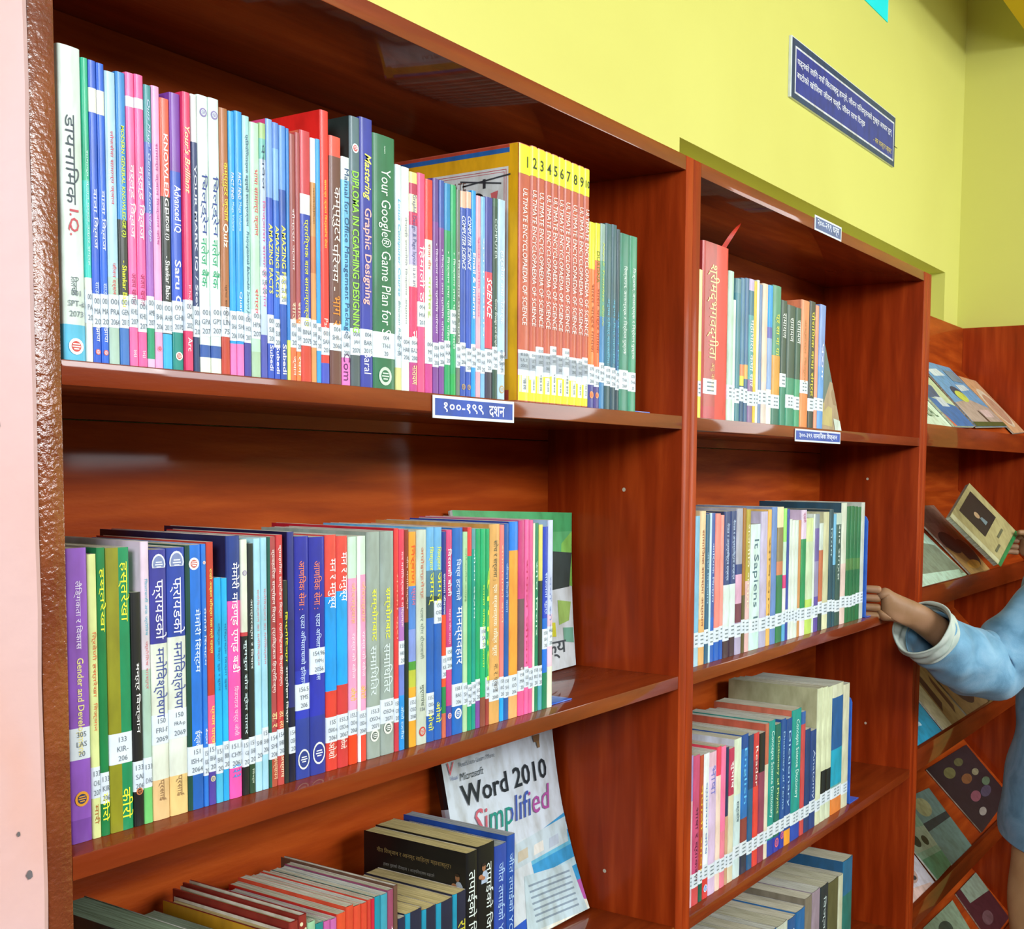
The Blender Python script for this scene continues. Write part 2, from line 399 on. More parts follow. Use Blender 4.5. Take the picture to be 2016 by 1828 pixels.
687.4 698.3 215.3 4.0|second yellow and orange book|d8d41c@.2 f0682c@.82 4a3a88|DURDNA;.15;.32;6a7a20;.5 & भारत चार्टर गायक;.35;.7;9a3a20;.5|lab=070/THA/206 em=f09040,d04a30:.93
698.5 709.5 216.7 4.0|narrow teal and blue book|8aa8a0@.2 5a9a80@.5 3a80b8|Nepali Translate Guide;.1;.55;d8e060;.4;i|lab=070/BHA/20
709.7 723.8 219.0 4.0|first slate green twin|2f5f68@.5 1f6880@.85 1a4a58|अनुभव र चित्र पत्रकारिता;.4;.75;6ac0e0;.45|lab=070/PAR/206
724.0 735.4 220.1 4.0|second slate green twin|2f5a68@.5 1f6480@.85 1a4458|अनुभव र चित्र पत्रकारिता;.4;.75;6ac0e0;.45|lab=070/PAR/206
735.6 743.1 216.4 4.0|narrow dark navy green book|1a3f50@.5 1a5888@.85 183848|अनुभव चित्र;.45;.8;6ac0f0;.45|lab=070/AC/20
743.3 765.8 213.6 4.0|first green notebook|2f7f6a|विज्ञापन, जनसम्पर्क र निर्देशन पुस्तक;.18;.68;e8f8f0;.4|lab=070/THA/2069
766.0 784.1 214.0 4.0|second green notebook|389070|विज्ञापन, जनसम्पर्क र निर्देशन पुस्तक;.18;.70;e8f8f0;.45|lab=070/THA/20
"""),
('B', 'on the middle left shelf', 1.1211, """
15.5 32.8 217.5 24.0|thick purple gender book|8f56c0@.92 7a45a8|लैङ्गिकता र विकास;.11;.34;e8dcf4;.36 & Gender and Development;.37;.70;e6dc90;.36;b|lab=305/LAS/20 lz=62 em=e8a030,303a60:.85
33.0 40.1 212.4 24.0|cream book with red script|d8e29a|त्रिवेणी हस्तरेखा;.27;.5;d86a40;.5 & विज्ञान;.52;.62;d86a40;.5 & मारी;.88;.95;a86a30;.5|lab=133/CHU/207
40.3 47.7 216.8 24.0|dark green palmistry book|0f7a40|हस्तरेखा;.07;.29;f2f03a;.7 & कीरो;.85;.95;f2f03a;.7|lab=133/KIR/206
47.9 68.4 216.1 24.0|thick green palmistry book with olive strip|148a58|हस्तरेखा;.05;.26;f2f03a;.42;x & कीरो;.85;.96;f2f03a;.42;x|lab=133/KIR-/206 lx strip=8a8a18 lz=52
68.6 77.6 181.2 24.0|short black book|151515|मन्त्र विज्ञान;.3;.6;e8e8e8;.5|lab=133/SAI/206 em=d07a4a,101010:.85
77.8 85.5 219.6 24.0|tall lilac and green book|e0cce0@.2 d8d0dc@.45 a8c8b8@.82 8ad88a@.85 70c870|फिलासफी अफ ज्योतिष;.13;.33;50a8c0;.4 & ज्योतिष शास्त्र;.35;.52;d07a80;.4|lab=133/DAL d=165 side=dccbe0
85.7 101.4 212.8 24.0|white and blue psychoanalysis book with worn spine|3a3a98@.345 dce4d6@.85 e2be88|फ्रायडको;.11;.33;eef0ff;.72 & मनोविश्लेषण;.36;.62;3a4a90;.72 & प्रसाई;.85;.93;8a6a4a;.4|lab=150/FRI-f/2069 lz=60 ems=e0e6f0,8090c0:.055
101.6 118.9 213.5 24.0|white and blue psychoanalysis book with cleaner spine|2a45a8@.33 dce4da@.85 e8c884|फ्रायडको;.11;.32;eef0ff;.70 & मनोविश्लेषण;.35;.60;3a4a90;.70 & प्रसाई;.85;.93;8a6a4a;.4|lab=150/FRA-p/2069 lz=62 ems=e0e6f0,8090c0:.055
119.1 134.4 214.7 24.0|bright blue memory book|1f72d8@.8 1a5fb8|मेमोरी सिस्टम;.24;.48;d8ecff;.45;x & ईश्वर;.70;.76;e8f4ff;.45|lab=151/ISH-r/2064 side=1a4a3a lstrip=17483a em=f4f8ff,d06a5a:.07
134.6 139.0 215.0 24.0|narrow blue memory book|2a78d8|मेमोरी सिस्टम;.24;.46;d8ecff;.55 & ईश्वर;.7;.76;fff;.5|lab=151/KK/20 em=f4f8ff,d06a5a:.07
139.2 146.6 216.4 24.0|red pink and purple exam book|c03a2a@.58 f05a8a@.78 5040a0|राखो अब्बल परीक्षा पास गर्ने रहस्य;.1;.42;f2e070;.45 & प्रथम पार्क;.62;.77;f8e060;.5|lab=151/BHA/20 em=e0d8a0,5a5090:.9
146.8 154.1 186.9 24.0|short cyan memory book|18aee8@.8 4ab8e0|मस्तिष्क विद्या बुझ र सुधार;.2;.5;2a6a98;.4|lab=151/BHU/20
154.3 160.1 186.0 24.0|second short cyan memory book|20b2ec@.8 28a8e4|मस्तिष्क विद्या बुझ;.2;.5;2a6a98;.4|lab=151/BRN/20 side=3abaf0
160.3 174.4 220.3 24.0|tall navy and pink mind body book|1f3a88@.245 f558b0|मेमोरी माइण्ड एण्ड बडी;.1;.52;fff;.62 & विजयराज चन्द्र जोशी;.57;.76;f8c8e4;.4 & १३३;.87;.92;2090d8;.7|lab=151.1/CHY-/2061 d=168 side=16224f hc
174.6 181.5 216.9 24.0|white topped black brain power book|e0e8d8@.36 c84048@.375 151a1a|कुमथुल सोर ब्रेन पावर;.39;.76;d8f0f4;.6|lab=151/GJ/20 em=9a8ab8,e0e8d8:.13
181.7 188.0 213.1 24.0|slim black soul book|1e2824@.85 2a4a30|आत्मरक्षा र विचार;.22;.5;dfe8e4;.5 & विश्व;.9;.96;c8d8c0;.4|lab=151/SHR/20
188.2 195.8 217.1 24.0|first light blue booklet|a8dcec|मनोविज्ञान का मनोविज्ञान;.2;.5;d07a8a;.4|lab=SHR/20
196.0 202.8 217.6 24.0|second light blue booklet|a0d4e8|मनोविज्ञान का मनोविज्ञान;.2;.5;d07a8a;.4|lab=151/SHR/206
203.7 212.8 217.7 24.0|brick red hypnotism book|a84448@.8 b0503a|व्यवहारिक सम्मोहन विद्या;.05;.34;f4e0dc;.5 & (प्राक्टिकल हिप्नोटिज्म);.36;.62;f4e0dc;.5 & डा. र;.7;.76;fbe0a0;.5 & अध्यापन;.88;.97;f0c8a0;.5|lab=154/SHI/206 lstrip=1a5a4a
213.0 220.6 219.1 24.0|bright red hypnotism book|c8383a@.8 c04a44|व्यवहारिक सम्मोहन विद्या;.04;.33;f8e8e4;.5 & (प्राक्टिकल हिप्नोटिज्म);.35;.6;f8e8e4;.5 & डा. ला;.7;.77;fbe0a0;.5 & अध्याप;.88;.97;f8e8c0;.5|lab=154/SHRE/20
220.8 225.9 179.0 24.0|short thin black hypnotism booklet|202824|हिप्नोटिज्म;.15;.4;e8ea3a;.6 & सम्मोहन विद्या;.42;.7;f0f4f0;.6|nolab
226.1 233.8 221.2 24.0|tall dark navy book|2a2f80@.35 242a70@.7 0f1330||lab=154/OSH/20 d=165 side=0e1440
234.0 251.3 216.7 24.0|blue spine with orange and white script|2226a0@.55 2a38b8@.75 2a3f9c|आणविक सेना :;.1;.3;f0825a;.45 & एउटा अभिलाषाको इतिहास;.32;.62;c8dcff;.36|lab=156.5/TMS/206 lz=62 ems=e8f0ea,2a3f8c:.92
251.5 270.6 215.4 24.0|blue spine with torn label edge|2226a0@.55 2830b0@.75 2a3898|आणविक सेना :;.1;.3;f0825a;.45 & एउटा अभिलाषाको इतिहास;.32;.6;c8dcff;.36|lab=154.96/TAM-j/2056 lz=92 ems=e8f0ea,2a3898:.91
270.8 285.1 216.5 24.0|red and cyan mind book on the left|e0483e@.26 109aee@.66 d83c30|मन र मनुष्य;.1;.31;fff;.6 & ओशो;.88;.95;f4ece0;.6|lab=155/OSHO-m/2061
285.3 299.3 215.0 24.0|red and cyan mind book on the right|e0483e@.235 12a4f2@.64 cc3838|मन र मनुष्य;.07;.28;fff;.6 & ओशो;.87;.92;f4ece0;.6|lab=155.3/OSO-m/2067
300.0 311.0 213.5 24.0|mint and pink meditation book|c8ecd4@.18 f0a0c8@.87 f04418|जीवनप्रवाह;.2;.38;f4c080;.5 & रहस्य को खोज;.42;.62;fbe0ee;.5 & ओशो;.66;.72;f4c830;.6|lab=155.3/OSO-m/2068
312.3 323.2 213.9 24.0|white edged pink meditation book|d0ecd8@.17 f0a0c8@.87 e84a38|जीवनप्रवाह;.2;.38;f4c080;.5 & रहस्य को खोज;.42;.62;fbe0ee;.5 & ओशो;.66;.72;f4c830;.6|lab=155.5/OSO-m/2069 lstrip=f4f4f0
324.6 342.7 217.1 24.0|grey book with yellow script on the left|98a8a0|सम्भोगबाट;.25;.48;ecf23a;.5 & समाधितिर;.5;.72;d4e4e4;.55|lab=155.3/OSO-s/2071 em=e8eeea,5a6a62:.90 em2
342.9 362.0 216.9 24.0|grey book with yellow script on the right|94a49e|सम्भोगबाट;.25;.48;ecf23a;.5 & समाधितिर;.5;.72;d4e4e4;.55|lab=155.3/OSO-s/2071 em=e8eeea,5a6a62:.88
362.2 368.6 219.3 24.0|narrow red spine|e03838@.8 c83848|मनका कुरा;.2;.5;f89a80;.4|lab=155/OS/20 side=c41f34 d=170
368.8 377.1 218.1 24.0|crimson fading to lilac book|e03a58@.35 b070c0@.55 6a80d0@.75 2090e0|मन मनोविज्ञान र मस्तिष्क;.1;.44;f8d8e0;.5 & ओशो रजनीश;.8;.95;c8ecff;.5|lab=155/HAY/20 lz=85
377.3 383.0 217.3 24.0|narrow rust and black book|8a3018@.42 12241e|यौन मनोविज्ञान;.12;.36;e8c8b8;.5|nolab
383.2 394.3 215.0 24.0|orange blue and green landscape book|f0a030@.25 5088d8@.45 8098e0@.60 4a9a3a@.64 b8c040@.72 e8a830|निर्वाण;.06;.24;e05020;.55 & ध्यान;.26;.34;e06a80;.5|lab=155.3/OSO/2060
395.0 410.1 216.4 24.0|pale grey green thick book|c4d0c2|अपोइन्टमेन्ट;.08;.32;c06a50;.35 & पावर योग दीपावली;.36;.6;7a8a80;.35 & मुर्गापंथ;.72;.82;4a5a50;.4|lab=156 tl em=d0403a,c4d0c2:.94
410.3 421.9 218.5 24.0|first blue lake photo book|6ab0e0@.2 50809a@.32 2e4a52@.42 2060b8|धिक्कार;.09;.2;ecf23a;.6 & जगत्;.21;.36;ecf23a;.6 & ओशो;.86;.95;ecf23a;.6|lab=155.3/OSO-s/2061
422.1 433.9 218.1 24.0|second blue lake photo book|6ab0e0@.2 50809a@.32 2e4a52@.42 2060b8|धिक्कार;.09;.2;ecf23a;.6 & जगत्;.21;.36;ecf23a;.6 & ओशो;.82;.92;ecf23a;.6|lab=155/OSO/20 lz=120
434.1 440.4 213.1 24.0|navy and orange red booklet|20308a@.40 f0502a@.75 208a50@.88 d06a50|सफलता जीवनमा;.2;.4;e8eeff;.5|lab=155/KA/20 lz=62
440.6 450.2 214.8 24.0|magenta spine book|d84a80@.1 c83f80@.85 5040a0|विरलकी बोली;.09;.32;fff;.55 & महान चोट मार्ग;.38;.55;f4c8dc;.4|lab=158/KAM/206 lz=70 em=e8c0d0,c83050:.9
450.4 467.8 216.4 24.0|bright blue book with white script|1a68c0|विश्व हटनाले;.15;.35;dcecff;.5 & मानव्यवहार;.38;.66;e8f4ff;.65|lab=158.1/BAS/206 em=f0f4f0,1a68c0:.9
468.0 475.4 211.7 24.0|narrow pale green booklet|b0d8a8|मनोवैज्ञानिक कथाहरू;.08;.35;5a8a60;.4|lab=158/SH/20
475.6 482.3 216.2 24.0|narrow red topped green booklet|e84440@.14 10a070||lab=158/MA/20 side=d04a40
482.5 489.2 214.4 24.0|narrow teal booklet|5a9aa0@.1 0f9a88|जीवन दर्शन;.1;.45;d0f0e8;.4|lab=158/MI/20
489.4 497.1 214.1 24.0|narrow emerald booklet|10a468@.85 8048a0||lab=158/SO/20 side=c04048
497.3 506.8 213.8 24.0|green booklet with yellow script|18b070@.85 8a4a3a|मनको शक्ति र सफलता;.28;.7;ccf04a;.4|lab=158/SA/20 lz=85
507.0 512.8 213.5 24.0|slim green booklet|1fa868@.85 a04038|सफल;.2;.8;c8f04a;.6|lab=158/SA/20
513.0 531.7 218.0 24.0|tan book with grey script|dca860|सोच र सर्जना :;.08;.28;5a5a48;.5 & एक सर्जनात्मक शक्ति सूत्र;.3;.66;f6f0d8;.5 & ना. र. प्रधान;.7;.84;6a5a40;.4|lab=158.1/RAI/2060 d=165 side=d8a058
531.9 539.2 217.0 24.0|narrow salmon booklet|f0807a@.78 20a8f0|सफलताको बाटो;.1;.5;f8c8a0;.4|lab=158/KO/20
539.4 548.4 217.8 24.0|narrow royal blue booklet|1c5aa8|जीवन जिउने कला;.2;.45;a0c8f0;.4|lab=158/SH/20
548.6 565.2 219.6 24.0|orange topped with blue book|1a80e8@.145 f0a03a@.8 f0b070||lab=158/GO/206 side=1c40a8
566.1 577.8 220.8 24.0|pink and brown book|c83f80@.4 70505a@.78 f05a98|को हो म;.75;.8;fff;.5|lab=158/MA/20 side=c8508a
578.0 585.7 221.1 24.0|narrow pink booklet|f06aa8|सफल जीवन;.2;.75;c03060;.4|lab=158/GO/20
585.9 593.6 220.3 24.0|narrow rose booklet|e0609a||lab=158/RU/20
593.8 604.7 216.5 24.0|narrow white and green booklet|0f7f5a|सोच विचार;.2;.6;c8f0d8;.3|lab=158/RU/20 lstrip=e8e8d0
604.9 612.8 214.5 24.0|narrow yellow and dark booklet|e0d870@.3 283a30@.8 50a8b8||lab=158/RU/20
613.0 623.1 211.8 24.0|navy and red leaning booklet|1c40c0@.5 1870d8@.8 10805a|सफलता सूत्र;.25;.48;d0e0ff;.5|lab=158/SH/20 lz=70
623.3 633.5 219.1 24.0|lilac white end book|c8d4f4@.5 e8c8dc@.78 e8f0d8|नयाँ सोच;.3;.6;8090c0;.35|lab=158/JA/20 lz=72 d=165 side=a8c8ec
"""),
('C', 'on the bottom left shelf', 0.7726, """
103.3 136.5 239.9 30.0|grey green thick book at shelf start|607068||nolab d=160 pg=7f9078
136.7 155.9 207.8 30.0|low dark book near shelf start|2a3a34||nolab d=150 pg=7f9078
164.1 208.7 203.7 30.0|grey green wide book behind yellow cover|5f7a6a||nolab d=160 pg=8a9a84
214.8 229.6 212.4 30.0|yellow covered hardback|701f18||nolab hc d=155 side=c8901c pg=d0b880
229.8 241.2 218.2 30.0|first maroon dotted hardback|8a2a20||nolab hc d=160 dots pg=d0bc80
241.4 251.7 220.8 30.0|second maroon dotted hardback|8a2a20||nolab hc d=160 dots pg=d0bc80
251.9 261.7 211.3 30.0|mint slim book|98c8a0||nolab d=140 pg=bcc8b0
261.9 271.8 207.0 30.0|teal slim book|1f8a88||nolab d=140 pg=bcc8b0
272.0 280.2 205.9 30.0|first orchid pink book|c860a8||nolab d=140 pg=c4c4b8
280.4 288.7 205.1 30.0|second orchid pink book|c868b0||nolab d=140 pg=c4c4b8
288.9 300.7 207.2 30.0|first red orange book of the red run|e0502c||nolab d=150 side=c82818
300.9 310.9 210.6 30.0|second red orange book of the red run|d84a2c||nolab d=150
311.1 321.2 207.9 30.0|third red orange book of the red run|dc4c30||nolab d=150
321.4 329.6 207.4 30.0|fourth red orange book of the red run|d8482e||nolab d=150
329.8 334.5 208.4 30.0|fifth thin red book of the red run|d04030||nolab d=150
334.7 339.5 207.9 30.0|crimson and blue foot book|c8203a||nolab d=145
339.7 348.1 208.3 30.0|teal paperback|1890a8||nolab d=145 side=1f6a48
348.3 358.2 207.5 30.0|blue green paperback|3fa0b8@.5 508a78||nolab d=145
358.4 366.7 209.2 30.0|maroon paperback with white script|984868|विराम;.18;.5;f0e8e8;.6|nolab d=145
366.9 373.0 211.2 30.0|thin brown hardback|6a4a3a||nolab hc d=160
373.7 384.3 175.5 30.0|short navy novel|202848||nolab d=120
384.5 409.8 176.6 30.0|first thick navy turquoise novel|20243f|कृष्ण;.3;.4;c8c03a;.5|nolab d=128 lstrip=1c90b0 pg=d8c890
410.0 432.3 172.7 30.0|second thick navy turquoise novel|20243f|कृष्ण;.3;.4;c8c03a;.5|nolab d=128 lstrip=1c90b0 pg=d8c890
432.5 459.6 172.0 30.0|third thick navy turquoise novel|20243f|राधा;.22;.34;c8c03a;.5|nolab d=128 lstrip=1c90b0 pg=d8c890
459.8 481.9 173.7 30.0|fourth thick navy turquoise novel|20243f|राधा;.18;.34;c8c03a;.5|nolab d=128 lstrip=1c90b0 pg=d8c890
482.1 501.2 212.5 30.0|first tall black victory book|08090b|तपाईंको जित;.1;.5;d8e4e0;.75|nolab d=150 cov=1 pg=d0c088
501.4 532.1 214.2 30.0|second tall black victory book|08090b|तपाईंको जित;.1;.5;d8e4e0;.38;x|nolab d=150 photo pg=d0c088
532.3 554.7 206.4 30.0|first royal blue victory book|2c4aa8|जीत तपाईंको YOU CAN WIN;.1;.9;a8c8f0;.5|nolab d=145 pg=a8b0b0
554.9 570.1 212.5 30.0|second royal blue victory book|1c4ca8|जीत तपाईंको YOU CAN WIN;.1;.9;a8c8f0;.6|nolab d=155 pg=a8b0b8
"""),
('D', 'on the top right shelf', 1.4717, """
952.3 963.6 200.9 6.0|narrow pale yellow booklet|eceaa0@.55 e6e84a||bar
965.8 1044.6 242.3 6.0|thick red gilt lettered scripture|b03a38@.93 b83040|श्रीमद्भगवद्गीता;.12;.66;f4e6a8;.55;x & अनु. नारायण;.68;.84;f0d890;.2;x|hc bar lz=34 rstrip=e83a34 ribbon lw=.6
1045.4 1062.0 212.7 6.0|mint slim hardcover|b8dcc8@.8 c8ecd8||bar
1062.2 1069.5 173.5 6.0|narrow white booklet|d8e8e0||bar
1069.7 1086.4 205.4 6.0|grey teal book|5a8a98@.1 3f7f90||
1086.6 1100.2 208.2 6.0|first steel blue book|4a7ea0@.6 e0885a@.68 d8d84a@.75 1f4f78||bar
1100.4 1113.3 210.1 6.0|second steel blue book|44709a@.6 d8a85a@.7 3a6088||bar
1113.5 1131.8 210.8 6.0|dark teal book with white script|c0b0d8@.08 2f6f88@.25 50a0a8@.7 8a6a98|महाभारत कथा सार;.28;.75;f0f4f8;.6|bar
1132.0 1140.8 209.7 6.0|narrow golden yellow spine|e8c030||bar
1141.0 1149.8 212.5 6.0|narrow cream spine|e0ecd8||bar
1150.0 1160.8 207.1 6.0|narrow slate blue book|6a84b0||bar
1161.0 1181.2 210.7 6.0|cream peach book|e8ccb8@.7 d8c8c0||bar
1181.4 1199.1 211.0 6.0|bright azure and white book|109ae8@.3 5a60b8@.38 8aa8d8@.75 e8ece0||bar
1199.3 1230.9 213.6 6.0|green book with orange lower half|4a9070@.5 d89a38@.82 1f6858|प्र सा ना या;.2;.5;e8e04a;.4|bar
1231.1 1254.6 194.7 6.0|first dark green scripture book|24443a@.6 1f8068|रामायण;.1;.3;e8f0e8;.6|bar lz=60
1254.8 1289.1 190.4 6.0|second dark green scripture book|28483c@.6 2a8a6a|रामायण;.1;.3;e8f0e8;.6|bar
1289.3 1312.0 189.9 6.0|third dark green scripture book|24503f@.6 3a9a70|रामायण;.1;.3;e8f0e8;.6|bar
1312.2 1346.2 205.4 6.0|tall orange book|e08a5a@.7 e0884a@.95|अध्यात्म चिन्तन;.15;.65;b8844a;.3|bar lz=55 side=d8754a
1346.4 1372.5 207.5 6.0|black book with yellow print|2a302a|पौराणिक कथा संग्रह;.08;.75;e8d83a;.6|bar
1372.7 1387.0 203.4 6.0|narrow peach spine|e8987a||bar
1387.2 1413.0 207.5 6.0|light blue tilted book|7a98d8@.5 5a9ae0|पूर्ण;.3;.6;e8ecf8;.3|bar tilt=1.5
"""),
('E', 'on the middle right shelf', 1.1211, """
975.3 991.4 214.0 18.0|light blue paperback|7ab8dc@.8 a8d4e8||bar
991.6 1009.7 220.7 18.0|cream book with brown script|e8cca0@.7 e0b070|सामाजिक समस्या अध्ययन;.12;.75;9a4a30;.5|bar
1009.9 1022.5 215.3 18.0|narrow dark teal book|2a5f80|अर्थ विज्ञान;.25;.6;a0c8e0;.5|bar
1022.7 1039.7 217.1 18.0|white edged royal blue book|3a5aa8@.7 1f60c0|आर्थिक चिन्तन;.2;.6;c8d8f4;.4|bar lstrip=c8ecf0
1039.9 1056.9 215.9 18.0|first salmon book|f48a80@.85 1a60c0||bar
1057.1 1068.7 213.3 18.0|second salmon book|f09a90@.85 1a58b8||bar
1068.9 1090.4 218.1 18.0|first navy topped white book|2a3f7a@.5 d8ece8@.85 402838|नेपाल र अन्तर्राष्ट्रिय सम्बन्ध;.08;.47;c8dcf8;.5|bar side=1f2f58
1090.6 1110.0 218.3 18.0|second navy topped white book|2a3f7a@.5 d8ece8@.85 402838|नेपाल र अन्तर्राष्ट्रिय सम्बन्ध;.06;.47;c8dcf8;.5|bar
1110.2 1132.4 221.6 18.0|grey lilac flag print book|a8a8b8@.38 2f4080@.45 d8a8c8@.65 703048@.78 b0a8c8||bar
1132.6 1143.9 222.0 18.0|narrow burnt orange olive book|a06a20@.6 5a5028@.95||bar
1144.1 1160.4 219.4 18.0|olive book with pale print|b0a030@.5 e0b8b8|राजनीति शास्त्र;.1;.7;f4ecc8;.5|bar
1160.6 1197.9 195.9 18.0|short white history book|d0eae8@.86 c8f0e8|It Sapiens 1;.12;.75;4a6a78;.5|bar
1198.1 1224.0 214.8 18.0|lilac book|c0b8d8@.8 b0b0d0||bar
1224.2 1238.7 217.5 18.0|narrow amber book|e8b860|संविधान;.2;.8;8a6a30;.4|bar
1238.9 1260.7 221.2 18.0|cornflower blue book|6488c8||bar side=8898c0
1260.9 1286.4 220.6 18.0|cream green and red patterned book|e8dcb0@.15 8a7a50@.4 c87a50@.5 2a7a4a||bar
1286.6 1299.7 217.7 18.0|narrow lime green book|98e070@.25 c8e8d0@.5 e03a80@.6 e0e0e0@.8 58a8d8||bar
1299.9 1310.2 216.6 18.0|narrow royal blue spine|2a40a0||bar
1310.4 1321.9 199.7 18.0|first white report of three|d8e4dc||bar
1322.1 1335.8 197.6 18.0|second white report of three|dce8e0||bar
1336.0 1348.9 197.2 18.0|third white report of three|d4e4dc||bar
1349.1 1359.8 196.8 18.0|narrow tan brown spine|c89058||bar
1360.0 1383.2 213.4 18.0|lilac topped green police book|dcc8e4@.23 0f8f50@.85 e8e0ec|प्रहरी;.02;.1;b03a70;.5|bar side=d8c0e0
1383.4 1413.9 198.9 18.0|pale lime book|d0e0a0@.2 c8dcb8@.7 b8d860||bar
1414.1 1420.8 205.3 18.0|narrow white spine|dceae0||bar
1421.0 1441.9 205.0 18.0|grey violet book|8a98a8@.12 6a5aa0@.4 9088b0@.7 5a48a0||bar
1442.1 1460.9 188.5 18.0|narrow white and copper book|c8d8d0@.25 c06a40@.75 203a38||bar
1461.1 1487.5 207.4 18.0|cream olive book|c8c8a0@.8 dce0b8||bar
1487.7 1508.5 211.3 18.0|dark teal law book|1a4858@.95|नियम;.15;.4;a0c0c8;.4|bar side=14303a
1508.7 1521.3 202.8 18.0|narrow sky blue spine|70b8e0@.45 205060||bar
1521.5 1547.8 204.1 18.0|teal book with black print|b8ccc0@.1 2a5048@.9|सार संग्रह;.1;.6;c8d8d0;.4|bar
1548.0 1573.7 221.9 18.0|tall cream and pink book|d0d8c8@.5 e0c8c0||bar side=1f4a60 d=165
1573.9 1592.2 215.0 18.0|first of four green law books|0f6a3a@.45 4a7a3a@.55 0f6a3a||bar
1592.4 1611.0 215.5 18.0|second of four green law books|117040@.45 4a7a3a@.55 0f6a3a||bar
1611.2 1630.0 214.2 18.0|third of four green law books|0f6a3a@.45 3f7a3a@.55 0d6436||bar
1630.2 1649.3 212.8 18.0|last of four green law books|117040@.45 4a803a@.55 0f6a3a||bar
1649.5 1669.0 221.0 18.0|tall grey white end book|c0c8c0||bar d=165
"""),
('F', 'on the lower right shelf', 0.7726, """
971.4 978.4 222.4 16.0|narrow violet spine|a090d0@.3 e0b8c8||bar
978.6 999.8 219.6 16.0|crimson pink grammar book|c84a7a@.8 d04a50|भाषा र व्याकरण;.35;.85;5a1a3a;.4|bar
1000.0 1011.9 216.2 16.0|narrow rust book|b84a30@.85 1a5a4a|नेपाली भाषा;.2;.8;f0c840;.4|bar
1012.1 1029.8 216.2 16.0|white book with blue print|e8f0f4@.8 d83a3a|व्याकरण कोष;.2;.7;5a78b8;.4|bar em=d8e8ff,2a60c8:.93
1030.0 1053.1 214.4 16.0|lilac pink book|e0b8cc@.1 d8c0e4|भाषा;.1;.3;7a78c0;.5|bar
1053.3 1068.4 218.2 16.0|rose and cream book|e8405a@.2 f0d8c8||bar
1068.6 1084.8 215.9 16.0|bright pink book|f878a8@.6 e88098||bar
1085.0 1094.4 211.8 16.0|navy over tan book|1f3058@.5 c8a080||bar
1094.6 1113.9 207.4 16.0|crimson and cream slim book|c0305a@.35 d8d4b8|सुभाष;.1;.3;fff;.5|bar
1114.1 1138.4 218.2 16.0|pale mint and blue book|d8e8d0@.4 c8e0e4|शब्दकोष;.45;.6;2a4a5a;.5|bar side=d0d8e8
1138.6 1163.4 219.9 16.0|deep blue photo spine book|1a4a98@.1 2070c0@.6 8a3a38@.85 283048|English;.1;.5;68c0f0;.4|bar
1163.6 1183.2 214.9 16.0|midnight blue book|1a4068@.4 205a88||bar
1183.4 1203.5 214.5 16.0|red reader book|d03a3a@.2 a82a3a@.4 e04038|Reader;.1;.4;f0e0d8;.4|bar
1203.7 1227.1 210.4 16.0|maroon and black book|120e10@.3 903a58@.9||bar
1227.3 1240.3 222.0 16.0|narrow peach cream spine|c06a50@.3 e0d8c0||bar side=c8624a
1240.5 1265.5 223.7 16.0|teal science dictionary on the left|14948a@.88 1a3fa8|Concepts Science Dictionary;.08;.72;d8f4ec;.5|bar
1265.7 1289.4 213.4 16.0|green dictionary|146858@.88 2a38a8|Dictionary of Physics;.1;.7;d8e890;.4|bar em=e86a80,2a38a8:.93
1289.6 1309.5 218.1 16.0|first navy dictionary|1a4f98@.88 2038a8|Dictionary of Terms;.1;.7;a8d0f0;.4|bar em=e86a80,2a38a8:.9
1309.7 1335.5 214.9 16.0|second navy dictionary|184890@.88 f0a030|Dictionary;.1;.7;a8d0f0;.4|bar
1335.7 1375.5 225.0 16.0|teal science dictionary on the right|14988e@.88 1a48b0|Concepts Science Dictionary;.08;.68;d8f4ec;.5|bar side=c86a50
1375.7 1393.8 215.7 16.0|narrow red and blue book|3060a8@.1 c84848||bar
1394.0 1418.7 181.5 16.0|short navy workbook|1a3a70||bar
1418.9 1445.5 175.0 16.0|second short navy workbook|204080|Anatomy;.2;.7;b0c0e0;.4|bar
1446.7 1469.7 245.4 16.0|first cream lined reference volume|d4dcb8||bar side=b8b890 d=175
1469.9 1494.5 243.6 16.0|second cream lined reference volume|d8e0bc@.62 10140f@.82 d0dcc0||bar d=175
1494.7 1518.4 240.9 16.0|third cream lined reference volume|d4dcb8@.62 10140f@.82 d0dcc0||bar d=175
1521.0 1574.4 240.4 16.0|blue and turquoise biology book|d0d4b8@.1 1f5a98@.5 18a0c0@.78 70a8a0@.85 e0843a||bar d=165
1574.6 1606.8 233.1 16.0|cream white end volume|d0d0b4||bar d=165
"""),
